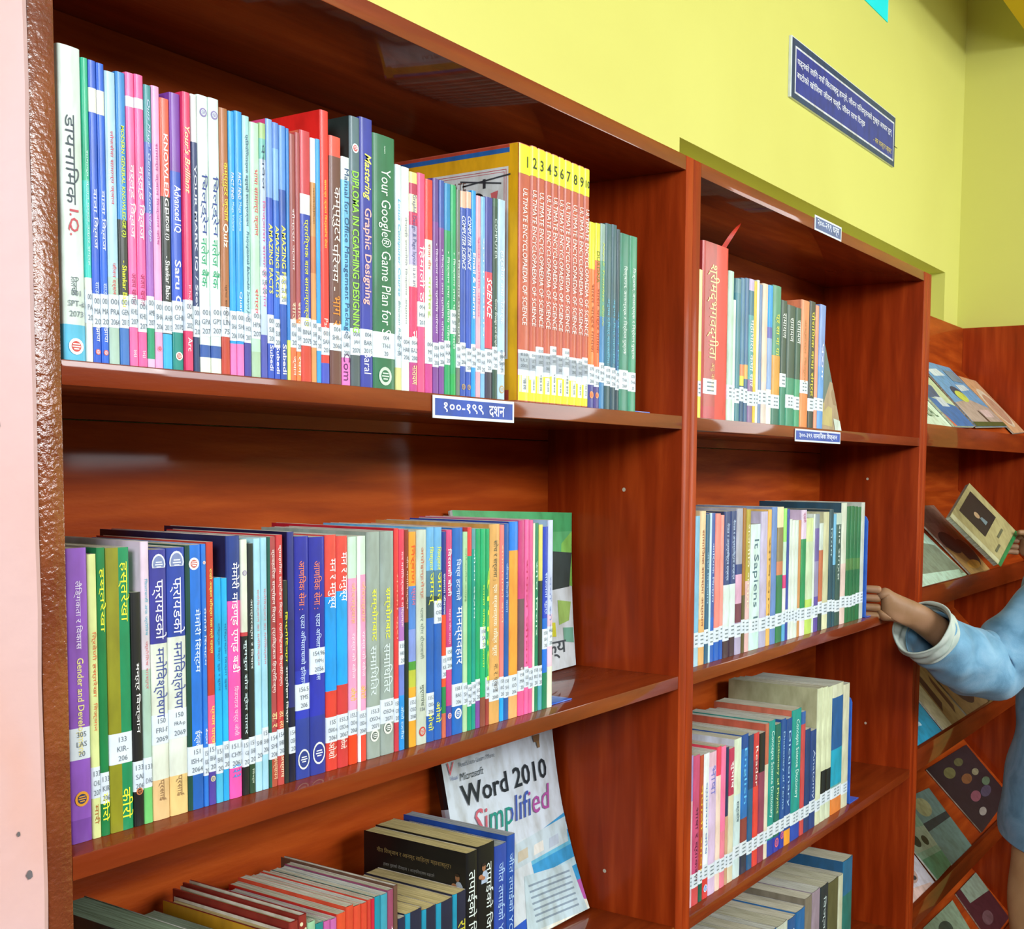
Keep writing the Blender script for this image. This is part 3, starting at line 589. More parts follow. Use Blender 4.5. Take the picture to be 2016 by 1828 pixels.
('G', 'on the lowest right shelf', 0.4226, """
1097.5 1142.5 240.4 30.0|first cream backed dark book|1c3c4a||nolab d=165
1142.7 1194.8 232.0 30.0|second cream backed dark book|20404a||nolab d=165
1195.0 1237.9 219.0 30.0|third cream backed dark book|1c4458||nolab d=165
1238.1 1282.5 212.8 30.0|teal grammar book|1a5878||nolab d=165
1282.7 1320.4 204.2 30.0|first cobalt book|1f6098||nolab d=160
1320.6 1368.1 202.5 30.0|white specked book|c8d0c0||nolab d=160
1368.3 1403.9 199.7 30.0|cobalt white script book|205a98|शिक्षा;.1;.5;e8f0ff;.5|nolab d=160
1404.1 1445.4 202.0 30.0|second cobalt book|1a68a8@.3 e0a830||nolab d=160
1445.6 1477.9 213.8 30.0|grey pages book|807868||nolab d=165
1478.1 1517.0 215.0 30.0|plum book|9a8a9a||nolab d=165
1517.2 1557.6 212.5 30.0|dark slate book|1f3038|विज्ञान;.1;.5;c0d0d0;.4|nolab d=165
1557.8 1610.2 208.4 30.0|olive shaded book|5a5a38||nolab d=165
1610.4 1634.3 207.0 30.0|cream tall board|c8ccb0||nolab d=170
1634.5 1685.6 228.6 30.0|tall blue teal atlas|1f6890@.3 1f7068||nolab d=170 side=14507a
"""),
]
# ---------------------------------------------------------------- books
def parse(line):
    f = (line.split('|') + [''] * 6)
    x0, x1, h, y0 = [float(a) / 1000 for a in f[0].split()]
    bands = []
    for b in f[2].split():
        c, _, e = b.partition('@')
        if c: bands.append((float(e) if e else 1.0, c))
    texts = []
    if f[3].strip():
        for t in f[3].split(' & '):
            q = [a.strip() for a in t.split(';')]
            q += ['.5', ''] if len(q) == 4 else ([''] if len(q) == 5 else [])
            texts.append((q[0].replace('%26', '&'), float(q[1]), float(q[2]), q[3], float(q[4] or .5), q[5]))
    op = {}
    for o in f[4].split():
        k, _, val = o.partition('=')
        op[k] = val
    return dict(x0=x0, x1=x1, h=h, y0=y0, desc=f[1].strip(), bands=bands, texts=texts, op=op)

ORD = {1: 'first', 2: 'second', 3: 'third', 4: 'fourth', 5: 'fifth', 6: 'sixth', 7: 'seventh', 8: 'eighth', 9: 'ninth', 10: 'tenth'}

def spine_y(u, w, hc, flat=False):
    """how far the spine surface lies behind its foremost point; u = -1..1 across the spine"""
    bulge = min(w * (0.08 if hc else 0.03), 0.0011)
    edge = min(0.0016, w * 0.18)
    k = max(0.0, (abs(u) - (1 - 2 * edge / w)) / (2 * edge / w))
    return bulge * u * u + edge * (1 - math.sqrt(max(0.0, 1 - k * k)))

def cover_profile(w, d, hc):
    us = (-1, -0.94, -0.82, -0.5, 0, 0.5, 0.82, 0.94, 1) if w > 0.006 else (-1, -0.85, -0.4, 0.4, 0.85, 1)
    pts = [(-w / 2, d)] + [(u * w / 2, spine_y(u, w, hc)) for u in us] + [(w / 2, d)]
    return pts

def build_book(sp, where, z, prev, nxt, rowk):
    op = sp['op']
    w = sp['x1'] - sp['x0'] - 0.0002
    h = sp['h']
    hc = 'hc' in op
    d = float(op['d']) / 1000 if 'd' in op else min(0.165, h * 0.66)
    rx = random.Random(sp['desc'] + where)
    t = 0.0022 if hc else 0.0005
    t = min(t, w * 0.2)
    bands = sp['bands']
    enc = bands and bands[0][1] == '@ENC' or (not bands)
    if enc and 'num' in op:
        bands = [(1.0, 'bf5a44')]
    elif not bands:
        bands = [(1.0, 'b8c8c0')]
    rel = ('right of the ' + prev) if prev else 'at the left end'
    lab = '%s %s, %s' % (sp['desc'], where, rel)
    tilt = math.radians(float(op['tilt'])) if 'tilt' in op else 0.0
    root = empty('book', ((sp['x0'] + sp['x1']) / 2, sp['y0'], z + 0.0003), (0, tilt, 0), label=lab, cat='book')
    # cover
    prof = cover_profile(w, d, hc)
    n = len(prof)
    inner = []
    for i, (x, y) in enumerate(prof):
        if i == 0: inner.append((x + t, y))
        elif i == n - 1: inner.append((x - t, y))
        else: inner.append((max(-w / 2 + t, min(w / 2 - t, x)), y + t))
    levels = [1.0] + [1 - e for e, c in bands[:-1]] + [0.0]
    cols_b = [c for e, c in bands]
    V, F, K = [], [], []
    for lv in levels:
        for (x, y) in prof: V.append((x, y, lv * h))
    nl = len(levels)
    off = len(V)
    for lv in (1.0, 0.0):
        for (x, y) in inner: V.append((x, y, lv * h))
    side = op.get('side')
    ls, rs, st = op.get('lstrip'), op.get('rstrip'), op.get('strip')
    mid = n // 2
    for k in range(nl - 1):
        for i in range(n - 1):
            a = k * n + i
            F.append((a, a + n, a + n + 1, a + 1))
            c = cols_b[k]
            if i == 0 and side: c = side
            if ls and 1 <= i < mid - 1: c = ls
            if st and 1 <= i < mid: c = st
            if st and i < mid and k == 0: pass
            if rs and i >= mid: c = rs
            K.append(c)
    for i in range(n - 1):
        F.append((i, i + 1, off + i + 1, off + i)); K.append(cols_b[0] if hc or side is None else cols_b[0])
        b0 = (nl - 1) * n
        F.append((b0 + i + 1, b0 + i, off + n + i, off + n + i + 1)); K.append(cols_b[-1])
        F.append((off + i, off + i + 1, off + n + i + 1, off + n + i)); K.append('d8d4c8')
    for i in (0, n - 1):
        q = (i, off + i, off + n + i, (nl - 1) * n + i)
        F.append(q if i else q[::-1]); K.append('d8d4c8')
    quads('cover', V, F, M['print'], K, root, None, 0.9)
    # pages
    ins = 0.003 if hc else 0.0004
    sy = max(y for x, y in prof[1:-1]) + t + 0.0003
    pgc = op.get('pg', rx.choice(['d6d2c0', 'ccc8b4', 'd2d4cc', 'c8c6b0']))
    if w - 2 * t > 0.001:
        pz = h - ins
        x0_, x1_ = -w / 2 + t + .0001, w / 2 - t - .0001
        k = 5 if w > 0.01 else 2
        V, F = [], []
        for i in range(k + 1):
            u = i / k
            x = x0_ + (x1_ - x0_) * u
            dz = -0.0004 * rx.random()
            V += [(x, sy - 0.0018 * (1 - (2 * u - 1) ** 2) * (w > .01), pz + dz), (x, d - (0.004 if hc else 0.0006), pz + dz), (x, d - (0.004 if hc else 0.0006), ins), (x, sy, ins)]
        for i in range(k):
            a = i * 4
            F += [(a, a + 4, a + 5, a + 1), (a + 1, a + 5, a + 6, a + 2), (a + 2, a + 6, a + 7, a + 3)]
        F += [(0, 1, 2, 3), (k * 4 + 3, k * 4 + 2, k * 4 + 1, k * 4)]
        quads('pages', V, F, M['pages'], None, root, pgc)

    def surf(x, z_, lift=0.00012):
        u = max(-1, min(1, 2 * x / w))
        return (x, spine_y(u, w, hc) - lift, z_)

    def flat(x, z_, lift=0.00025):
        u = max(-1, min(1, 2 * x / w))
        return (x, (spine_y(u, w, hc) if abs(u) > .8 else 0) - lift, z_)

    def patch(name, z0, z1, m, col=None, wrap=0.0, lift=0.0001, xs=None):
        px = xs or [-w / 2] + [p[0] for p in prof[2:-2]] + [w / 2]
        pts = []
        if wrap and not xs:
            pts.append((-w / 2 - lift, wrap))
        for x in px:
            q = surf(x, 0, lift)
            if not xs and abs(x) > w / 2 - 1e-6: q = (x + math.copysign(lift, x), q[1], 0)
            pts.append((q[0], q[1]))
        if wrap and not xs:
            pts.append((w / 2 + lift, wrap))
        V = [(x, y, z0) for x, y in pts] + [(x, y, z1) for x, y in pts]
        k = len(pts)
        F = [(i, i + 1, i + 1 + k, i + k) for i in range(k - 1)]
        return quads(name, V, F, m, [col] * len(F) if col else None, root, None, 0.9)

    if 'band' in op:
        b0, b1, c = op['band'].split(',')
        patch('printed_band', h * (1 - float(b1)), h * (1 - float(b0)), M['print'], c, 0, 0.0001)
    # title lettering, running down the spine
    for (s, f0, f1, col, wf, sty) in sp['texts']:
        wf_ = min(wf * 1.12, .9)
        zt, zb = h * (1 - f0), h * (1 - f1)
        tw = w * wf_
        tw = min(tw, (zt - zb) / max(WANT[(s, ''.join(c for c in sty if c in 'bi'))][2], .1) * 1.5)
        xo = 0.0
        if 'x' in sty: xo = w * (0.22 if st else (-.12 if rs else .16))
        if ls and 'x' not in sty: xo = w * .1
        key = (s, ''.join(c for c in sty if c in 'bi'))
        f = lambda u, v_, zt=zt, zb=zb, tw=tw, xo=xo: flat(xo - tw / 2 + v_ * tw, zt + (zb - zt) * u, 0.0003)
        o = letters('spine_title', key[0], key[1], f, root, col)
    # call number sticker
    lz = float(op['lz']) / 1000 if 'lz' in op else 0.027 + rx.uniform(-.003, .004)
    if 'nolab' not in op:
        lh = 0.0235 if rowk in 'AB' else 0.021
        if 'bl' in op: lz = 0.028
        lx = None
        if rs: lx = [-w * .45, -w * .2, 0.05 * w]
        hgt = lh
        if not ('bl' in op or 'tl' in op):
            patch('call_number_sticker', lz, lz + hgt, M['sticker'], None, 0.008 if not lx else 0, 0.00022, lx)
        if op.get('lab') and w > 0.0035:
            L = op['lab'].split('/')
            for i, s in enumerate(L):
                s = s.strip()
                if not s: continue
                zc = lz + hgt * (1 - (i + 0.62) / len(L) * 0.92 - .02)
                hh = hgt * 0.17
                asp = WANT[(s, '')][2]
                ww = min(hh * asp * 0.95, w * 0.82)
                xo = w * 0.04
                f = lambda u, v_, zc=zc, hh=hh, ww=ww, xo=xo: flat(xo - ww / 2 + u * ww, zc - hh / 2 + v_ * hh, 0.00045)
                letters('call_number', s, '', f, root, '6a7580')
        elif 'bar' in op or rowk in 'DEF':
            V, F = [], []
            for i in range(3):
                zc = lz + hgt * (0.78 - 0.27 * i)
                a, b_ = (-w * .22, w * .25) if not rs else (-w * .3, -w * .05)
                k = len(V)
                V += [surf(a, zc - .0011, .0004), surf(b_, zc - .0011, .0004), surf(b_, zc + .0009, .0004), surf(a, zc + .0009, .0004)]
                F.append((k, k + 1, k + 2, k + 3))
            quads('call_number', V, F, M['ink'], None, root, '6f7f88')
    # publisher's roundel
    for key in ('em', 'ems'):
        if key in op and op[key]:
            cs, _, fz = op[key].partition(':')
            c0, c1 = cs.split(',')
            r_ = min(w * (0.40 if key == 'ems' else 0.33), 0.0085)
            zc = h * (1 - float(fz or .95))
            ns = 16
            V = [surf(0, zc, .0002)]
            F, K = [], []
            for j, (rr, cc) in enumerate(((r_, c0), (r_ * (.82 if key == 'ems' else .66), c1))):
                k = len(V)
                V.append(flat(0, zc, .0003 + .0001 * j))
                for a in range(ns):
                    an = 2 * math.pi * a / ns
                    rz = rr * (1.35 if key == 'ems' else 1)
                    sz = math.sin(an)
                    if key == 'ems' and float(fz) < .3: sz = max(sz, -.3)
                    V.append(flat(rr * math.cos(an), zc + rz * sz, .0003 + .0001 * j))
                for a in range(ns):
                    F.append((k, k + 1 + a, k + 1 + (a + 1) % ns)); K.append(cc)
            quads('emblem', V, F, M['print'], K, root)
            V, F = [], []
            for a, b_ in ((-.45, .30), (-.55, .0), (-.35, -.3)):
                k = len(V)
                V += [flat(r_ * a, zc + r_ * (b_ - .07), .0006), flat(-r_ * a, zc + r_ * (b_ - .07), .0006), flat(-r_ * a, zc + r_ * (b_ + .07), .0006), flat(r_ * a, zc + r_ * (b_ + .07), .0006)]
                F.append((k, k + 1, k + 2, k + 3))
            quads('emblem_lines', V, F, M['ink'], None, root, c0)
    if 'num' in op:
        patch('number_sticker', h * .885, h * .997, M['print'], 'e2ea2a', 0.003, 0.0002)
        s = op['num']
        hh = 0.0115 if len(s) == 1 else .0085
        ww = min(w * .7, hh * min(WANT[(s, 'b')][2], .9) * (1 if len(s) > 1 else .95))
        f = lambda u, v_: flat(-ww / 2 + u * ww + (0.004 if s == '1' else 0), h * .934 - hh / 2 + v_ * hh, .0004)
        letters('volume_number', s, 'b', f, root, '2a3320')
        lo = 0.034 + [0, 0, .006, 0, .009, 0, .009, 0, 0, .002][int(s) - 1]
        patch('call_number_sticker', lo, lo + .021, M['sticker'], None, 0.008, 0.00022)
        for i, q in enumerate(('030', 'ULT', '2002')):
            zc = lo + .0165 - i * .006
            f = lambda u, v_, zc=zc: flat(-w * .28 + u * w * .56, zc - .0018 + v_ * .0032, .0004)
            letters('call_number', q, '', f, root, '6a7580')
        patch('stock_sticker', .001, lo - .002, M['print'], 'e6ec30', 0.0, 0.0002)
        patch('stock_sticker', .010, lo - .006, M['print'], 'dde8ec', 0.0, 0.0003, [-w * .36, 0, w * .36])
        f = lambda u, v_: flat(w * .14 - w * .22 + v_ * w * .22, lo - .009 - (lo - .022) * u, .0005)
        letters('stock_number', 'YBB 898', '', f, root, '506068')
    if 'dots' in op:
        V, F, K = [], [], []
        for j in range(16):
            for i_, x in enumerate((-w * .25, w * .22)):
                zc = h - .008 - j * .013 - i_ * .006
                k = len(V)
                for a in range(8):
                    an = math.pi * a / 4
                    V.append(surf(x + .0017 * math.cos(an), zc + .002 * math.sin(an), .0003))
                F.append(tuple(range(k, k + 8))); K.append('e0d8b0')
        quads('dot_pattern', V, F, M['print'], K, root)
    return root
# ---------------------------------------------------------------- room
Z1, Z2, Z3, Z4, Z5 = 1.4717, 1.1211, 0.7726, 0.4226, 0.075
D = 0.2178
WY = 0.238           # face of the back wall
XC = 3.03            # face of the right wall
HC = 3.0
box('floor', (-4, 4.6, -4.5, 0.5, -0.1, 0), M['floor'])['kind'] = 'structure'
box('ceiling', (-4, 4.6, -4.5, 0.5, HC, HC + .1), M['ceiling'])['kind'] = 'structure'
# back wall with a shallow alcove behind the right bookcase
AX0, AX1, AZ0, AZ1, AD = 1.315, 2.893, 1.822, 1.966, 0.12
boxes('wall_back', [(-4, AX0, WY, .5, 0, HC), (AX1, XC + .12, WY, .5, 0, HC), (AX0, AX1, WY, .5, AZ1, HC), (AX0, AX1, WY, .5, 0, AZ0), (AX0, AX1, WY + AD, .5, AZ0, AZ1)], M['yellow'])['kind'] = 'structure'
wr = box('wall_right', (XC, XC + .12, -4.5, WY, 0, HC), M['yellow']); wr['kind'] = 'structure'
box('wainscot_board', (XC - .008, XC, -.35, WY, 0, 1.822), M['wood_v'], wr)
ob = box('ceiling_beam', (1.2, XC - .001, -.5, .043, 2.60, 2.85), M['ochre']); ob['kind'] = 'structure'
# pink pillar left of the bookcase
def pillar():
    bm = bmesh.new()
    rnd = random.Random(3)
    rows_, nz = [], 60
    for k in range(nz + 1):
        zz = HC * k / nz
        xr = -.0205 + rnd.uniform(-.0007, .0008)
        rows_.append([bm.verts.new(p) for p in ((-.9, -.004, zz), (xr - .005, -.0045, zz), (xr, -.001, zz), (xr + .0004, .03, zz), (xr, WY, zz), (-.9, WY, zz))])
    for a, b_ in zip(rows_, rows_[1:]):
        for i in range(6):
            bm.faces.new((a[i], a[(i + 1) % 6], b_[(i + 1) % 6], b_[i]))
    me = bpy.data.meshes.new('wall_left')
    bm.to_mesh(me); bm.free()
    me.materials.append(M['pink'])
    o = mesh_obj('wall_left', me)
    o['kind'] = 'structure'
    return o
wl = pillar()
# small scars in the plaster
for (x, z_, r_) in ((-.036, 1.120, .0022), (-.0245, 1.06, .0012), (-.05, 1.425, .0016), (-.043, 1.15, .0012)):
    V = [(x + r_ * (1 + .3 * math.sin(a * 3)) * math.cos(a * math.pi / 5), -.0052, z_ + 1.5 * r_ * math.sin(a * math.pi / 5)) for a in range(10)]
    quads('plaster_chip', V, [tuple(range(10))], M['matte'], ['6a6468'], wl)

# ---------------------------------------------------------------- bookcases
def bookcase(name, label, x0, x1, ztop, zs, tl, tr, tt, ts, left_mat='wood_v'):
    """x0,x1 outer faces; zs shelf top heights"""
    r_ = empty(name, ((x0 + x1) / 2, D / 2, 0), label=label, cat='bookcase')
    cx, cy = (x0 + x1) / 2, D / 2
    def b_(n, q, m, bev=.0012):
        return box(n, (q[0] - cx, q[1] - cx, q[2] - cy, q[3] - cy, q[4], q[5]), m, r_, bev)
    b_('side_panel', (x0, x0 + tl, 0, D + .008, 0, ztop), M[left_mat], .002)
    b_('side_panel', (x1 - tr, x1, 0, D + .008, 0, ztop), M['wood_v'])
    b_('top_panel', (x0 + tl, x1 - tr, .0003, D, ztop - tt, ztop), M['wood_h'])
    for z_ in zs:
        b_('shelf', (x0 + tl, x1 - tr, .0006, D, z_ - ts, z_), M['wood_h'])
    b_('plinth', (x0 + tl, x1 - tr, .02, .035, 0, zs[-1] - ts), M['wood_h'])
    # back in horizontal boards
    hs = [0, .36, .72, 1.08, 1.44, ztop - .001]
    for a, c in zip(hs, hs[1:]):
        b_('back_board', (x0 + .002, x1 - .002, D, D + .008, a, c - .0012), M['wood_back'], .0006)
    return r_, b_
bc1, f1 = bookcase('bookcase', 'red-brown painted bookcase beside the pink pillar with the tallest open shelves', -.0196, .9213, 1.8118, [Z1, Z2, Z3, Z4, Z5], .0196, .0213, .019, .0177, 'wood_rough')
bc2, f2 = bookcase('bookcase', 'red-brown painted bookcase in the middle below the yellow alcove', .9216, 1.957, 1.8118, [Z1, Z2, Z3, Z4, Z5], .0213, .0219, .019, .0177)
# screws and plugs in the side panels
for rt, cx, pts in ((bc1, .4508, [(.8999, .09, 1.372), (.8999, .115, .83)]), (bc2, 1.4393, [(1.935, .11, 1.385), (1.935, .1, .86)])):
    for (x, y, z_) in pts:
        V = [(x - cx - .0004, y - D / 2 + .0028 * math.cos(a * math.pi / 5), z_ + .0028 * math.sin(a * math.pi / 5)) for a in range(10)]
        quads('screw_plug', V, [tuple(range(10))], M['matte'], ['cfc4ac'], rt)

# display rack: side panel, back, lipped sloping shelves
rk = empty('display_rack', (2.5, .11, 0), label='red-brown display rack with sloping lipped shelves in the room corner', cat='rack')
RS = (1.503, 1.154, .805, .453, .104)
def rb(n, q, m, bev=.0012):
    return box(n, (q[0] - 2.5, q[1] - 2.5, q[2] - .11, q[3] - .11, q[4], q[5]), m, rk, bev)
rb('side_panel', (1.9572, 1.9842, .0, D + .008, 0, 1.8118), M['wood_v'])
rb('back_panel', (1.9845, XC - .009, D, D + .012, 0, 1.822), M['wood_back'])
for z_ in RS:
    rb('front_lip', (1.9845, XC - .009, .0, .012, z_ - .047, z_), M['wood_h'])
    # sloping board
    x0, x1 = 1.9845 - 2.5, XC - .009 - 2.5
    y0, y1, za, zb, t = .012 - .11, D - .11, z_ - .012, z_ + .195, .010
    V = [(x0, y0, za), (x1, y0, za), (x1, y1, zb), (x0, y1, zb), (x0, y0, za - t), (x1, y0, za - t), (x1, y1, zb - t), (x0, y1, zb - t)]
    quads('sloping_board', V, [(0, 1, 2, 3), (7, 6, 5, 4), (4, 5, 1, 0), (5, 6, 2, 1), (6, 7, 3, 2), (7, 4, 0, 3)], M['wood_back'], None, rk)

# ---------------------------------------------------------------- gather lettering
BOOKS = []
for (k, where, z_, txt) in ROWS:
    L = [parse(l) for l in txt.strip().split('\n')]
    BOOKS.append((k, where, z_, L))
    for sp in L:
        for (s, f0, f1_, c, wf, sty) in sp['texts']:
            want(s, ''.join(ch for ch in sty if ch in 'bi'))
        if sp['op'].get('lab'):
            for s in sp['op']['lab'].split('/'):
                if s.strip(): want(s.strip())
        if 'num' in sp['op']: want(sp['op']['num'], 'b')
for s, st in (('030', ''), ('ULT', ''), ('2002', ''), ('YBB 898', ''), ('ULTIMATE', ''), ('१००-१९९', 'b'), ('दशन', 'b'), ('₹', ''),
              ('३००-३९९ सामाजिक विज्ञान', 'b'), ('२००-२९९ धर्म', 'b'), ('पढ्नको लागि नयाँ किताबहरू हाम्रो, जीवन परिवर्तनको मुख्य आधार हुन्', 'b'),
              ('बाटोको खोजिमा जीवन चल्दै, जीवन साथ दिन्छ', 'b'), ('- सर वाल्टर स्कट', ''), ('Microsoft', 'i'), ('Word 2010', 'b'), ('Simplified', 'i'), ('Read Less–Learn More', ''),
              ('Visual', ''), ('क्य', 'b'), ('V', 'i'), ('गीत विज्ञान र आनन्द साहित्य महाशास्त्र।', ''), ('हजार युवाको रोजाइमा । आत्मविश्वास बढाउने', ''), ('जीवनमा र सफलता छन्', ''), ('चिल्ड्रेन', ''), ('NEPAL', '')):
    want(s, st)
bake_text()
SHORT = []
for (k, where, z_, L) in BOOKS:
    prev = None
    for i, sp in enumerate(L):
        r_ = build_book(sp, where, z_, prev, None, k)
        r_['label'] = '%s %s' % (sp['desc'], where)
        r_['group'] = 'books ' + where
        prev = sp['desc']
        sp['root'] = r_
        SHORT.append(sp)
def find(desc): return next(s for s in SHORT if s['desc'] == desc)

# art on the front board of the first encyclopedia volume (its left face shows)
def side_art(sp, items, d0=None):
    """flat prints on the left board; items = (y0, y1, z0, z1, colour)"""
    w = sp['x1'] - sp['x0'] - .0002
    V, F, K = [], [], []
    for j, (y0, y1, z0, z1, c) in enumerate(items):
        x = -w / 2 - .0003 - .00008 * j
        k = len(V)
        V += [(x, y0, z0), (x, y1, z0), (x, y1, z1), (x, y0, z1)]
        F.append((k, k + 1, k + 2, k + 3)[::-1]); K.append(c)
    return quads('cover_print', V, F, M['print'], K, sp['root'], None)
e1 = find('first volume of the red encyclopedia set')
H, W1 = e1['h'], e1['x1'] - e1['x0'] - .0002
side_art(e1, [(.0, .187, .001, H - .001, 'c04a34'), (.012, .187, .012, H - .009, 'f0b41c'), (.012, .187, H - .009, H - .004, '2a6ab8'), (.001, .012, .001, H - .0005, 'f4ba18'),
              (.0135, .182, .045, H - .0236, 'e4e8ea'), (.0160, .180, .048, H - .0262, 'c05060'), (.0168, .180, .0488, H - .0270, 'e4e8ea'), (.0185, .18, .0505, H - .0287, 'c86070'), (.0192, .18, .0512, H - .0294, 'e0e6ea'),
              (.02, .17, .006, .010, 'c04a34'), (.172, .184, H - .026, H - .003, 'e0a830'), (.03, .06, .014, .040, 'c88a20')])
xx = -W1 / 2 - .0017
letters('cover_title', 'ULTIMATE', '', lambda u, v: (xx, .118 - .048 * u, H - .043 + .0085 * v), e1['root'], '6a4a40')
# little helicopter print
V, F, K = [], [], []
def poly(pts, c, off=0.0):
    k = len(V)
    V.extend([(xx - off, a, b_) for a, b_ in pts]); F.append(tuple(range(k, k + len(pts)))); K.append(c)
poly([(.010, H - .0315), (.010, H - .0330), (.075, H - .0395), (.075, H - .038)], '3a4048')
poly([(.022, H - .040), (.022, H - .0415), (.078, H - .034), (.078, H - .0325)], '3a4048', .0001)
poly([(.043, H - .034), (.047, H - .034), (.047, H - .047), (.043, H - .047)], '30363c', .0002)
poly([(.044 + .013 * math.cos(a * .4), H - .050 + .006 * math.sin(a * .4)) for a in range(16)], 'd8dee0', .0003)
poly([(.054 + .009 * math.cos(a * .4), H - .055 + .007 * math.sin(a * .4)) for a in range(16)], '1c1c20', .0004)
poly([(.050 + .006 * math.cos(a * .4), H - .061 + .004 * math.sin(a * .4)) for a in range(16)], 'd85a40', .0005)
poly([(.026, H - .048), (.036, H - .050), (.034, H - .058), (.028, H - .058)], 'd86a70', .0006)
poly([(.018, H - .115), (.024, H - .105), (.020, H - .145)], '48505a', .0007)
poly([(.018, .085), (.032, .075), (.018, .060)], 'd83860', .0008)
quads('cover_picture', V, F, M['print'], K, e1['root'])

# black victory book: pale lettering and a portrait on the board
b1 = find('first tall black victory book')
Wb = b1['x1'] - b1['x0'] - .0002
xb = -Wb / 2 - .0005
def board_text(sp, s, st, y0, y1, z0, hgt, col, tilt=0.0):
    ww = sp['x1'] - sp['x0'] - .0002
    letters('cover_title', s, st, lambda u, v: (-ww / 2 - .0005, y0 + (y1 - y0) * u, z0 + hgt * v + tilt * u), sp['root'], col)
board_text(b1, 'गीत विज्ञान र आनन्द साहित्य महाशास्त्र।', '', .130, .022, b1['h'] - .022, .0075, '8a7648')
board_text(b1, 'हजार युवाको रोजाइमा । आत्मविश्वास बढाउने', '', .120, .045, b1['h'] - .036, .0055, '7a7a78')
board_text(b1, 'जीवनमा र सफलता छन्', '', .105, .060, b1['h'] - .045, .005, '7a7a78')
def portrait(sp, cy, cz, s, face):
    """a small printed figure in a pale shirt with folded hands, drawn on the board (face=0) or the spine (1)"""
    ww = sp['x1'] - sp['x0'] - .0002
    V, F, K = [], [], []
    def pl(pts, c, o):
        k = len(V)
        for a, b_ in pts:
            V.append((-ww / 2 - .0005 - o, cy - a * s, cz + b_ * s) if face == 0 else (cy + a * s, spine_y(2 * (cy + a * s) / ww, ww, False) - .0003 - o, cz + b_ * s))
        F.append(tuple(range(k, k + len(pts)))); K.append(c)
    el = lambda x, y, rx_, ry_: [(x + rx_ * math.cos(a * math.pi / 8), y + ry_ * math.sin(a * math.pi / 8)) for a in range(16)]
    pl([(-.3, -1), (.55, -1), (.6, -.3), (.35, .05), (0, .1), (-.25, -.3)], 'a8b8d0', 0)
    pl(el(.02, .38, .24, .34), '9a6a4a', .0001)
    pl(el(.0, .62, .25, .14), '2a1c16', .00015)
    pl(el(-.35, -.35, .28, .2), 'b07a58', .0002)
    pl(el(-.08, -.52, .25, .16), 'a87050', .00025)
    quads('portrait_print', V, F, M['print'], K, sp['root'])
portrait(b1, .013, b1['h'] - .034, .0125, 0)
b2 = find('second tall black victory book')
portrait(b2, -.0055, b2['h'] - .030, .013, 1)

# ribbon of the red scripture
sc_ = find('thick red gilt lettered scripture')
V, F = [], []
hh, ww = sc_['h'], sc_['x1'] - sc_['x0']
for i in range(13):
    u = i / 12
    x = ww / 2 - .006 + .005 * u + .010 * u * u * u
    zc = hh - .001 + .036 * u + .004 * math.sin(u * 3)
    yy = .008 - .02 * math.sin(u * 1.6)
    wd = .0042 * (1 - .75 * u ** 3)
    V += [(x - wd * .4, yy + wd, zc), (x + wd * .4, yy - wd, zc + .002)]
for i in range(12):
    a = 2 * i
    F.append((a, a + 1, a + 3, a + 2))
quads('ribbon_marker', V, F, M['print'], ['e0402c'] * 12, sc_['root'], None, 3)

# ---------------------------------------------------------------- bookends
def bookend(x, y, z_, hgt, label, foot=.045, lean=0.0):
    r_ = empty('bookend', (x, y, z_ + .0003), (0, lean, 0), label=label, cat='bookend')
    bm = bmesh.new()
    pts = []
    w_ = .09
    y_in = 0.0
    # upright plate with rounded top, in the YZ plane
    for i in range(9):
        a = math.pi * i / 8
        pts.append((w_ / 2 + (w_ / 2 - .002) * math.cos(a) , hgt - .02 + .02 * math.sin(a)))
    prof = [(w_ - .002, 0)] + pts + [(.002, 0)]
    v1 = [bm.verts.new((0, py + y_in, pz)) for py, pz in prof]
    v2 = [bm.verts.new((.0016, py + y_in, pz)) for py, pz in prof]
    n_ = len(prof)
    bm.faces.new(v1); bm.faces.new(v2[::-1])
    for i in range(n_):
        bm.faces.new((v1[i], v2[i], v2[(i + 1) % n_], v1[(i + 1) % n_]))
    me = bpy.data.meshes.new('upright_plate'); bm.to_mesh(me); bm.free()
    me.materials.append(M['steel'])
    mesh_obj('upright_plate', me, r_)
    box('base_plate', (0, foot, .002, w_ - .002, 0, .0014), M['steel'], r_, .0004)
    return r_
bookend(.786, .006, Z1, .13, 'blue steel bookend foot right of the green notebooks on the top left shelf', .040)
bookend(.6375, .027, Z2, .215, 'tall blue steel bookend holding the middle left shelf row', .045, .0)
bookend(1.674, .012, Z2, .205, 'blue steel bookend beside the hand on the middle right shelf', .03)
bookend(1.612, .012, Z3, .215, 'blue steel bookend at the right end of the lower right shelf', .05)

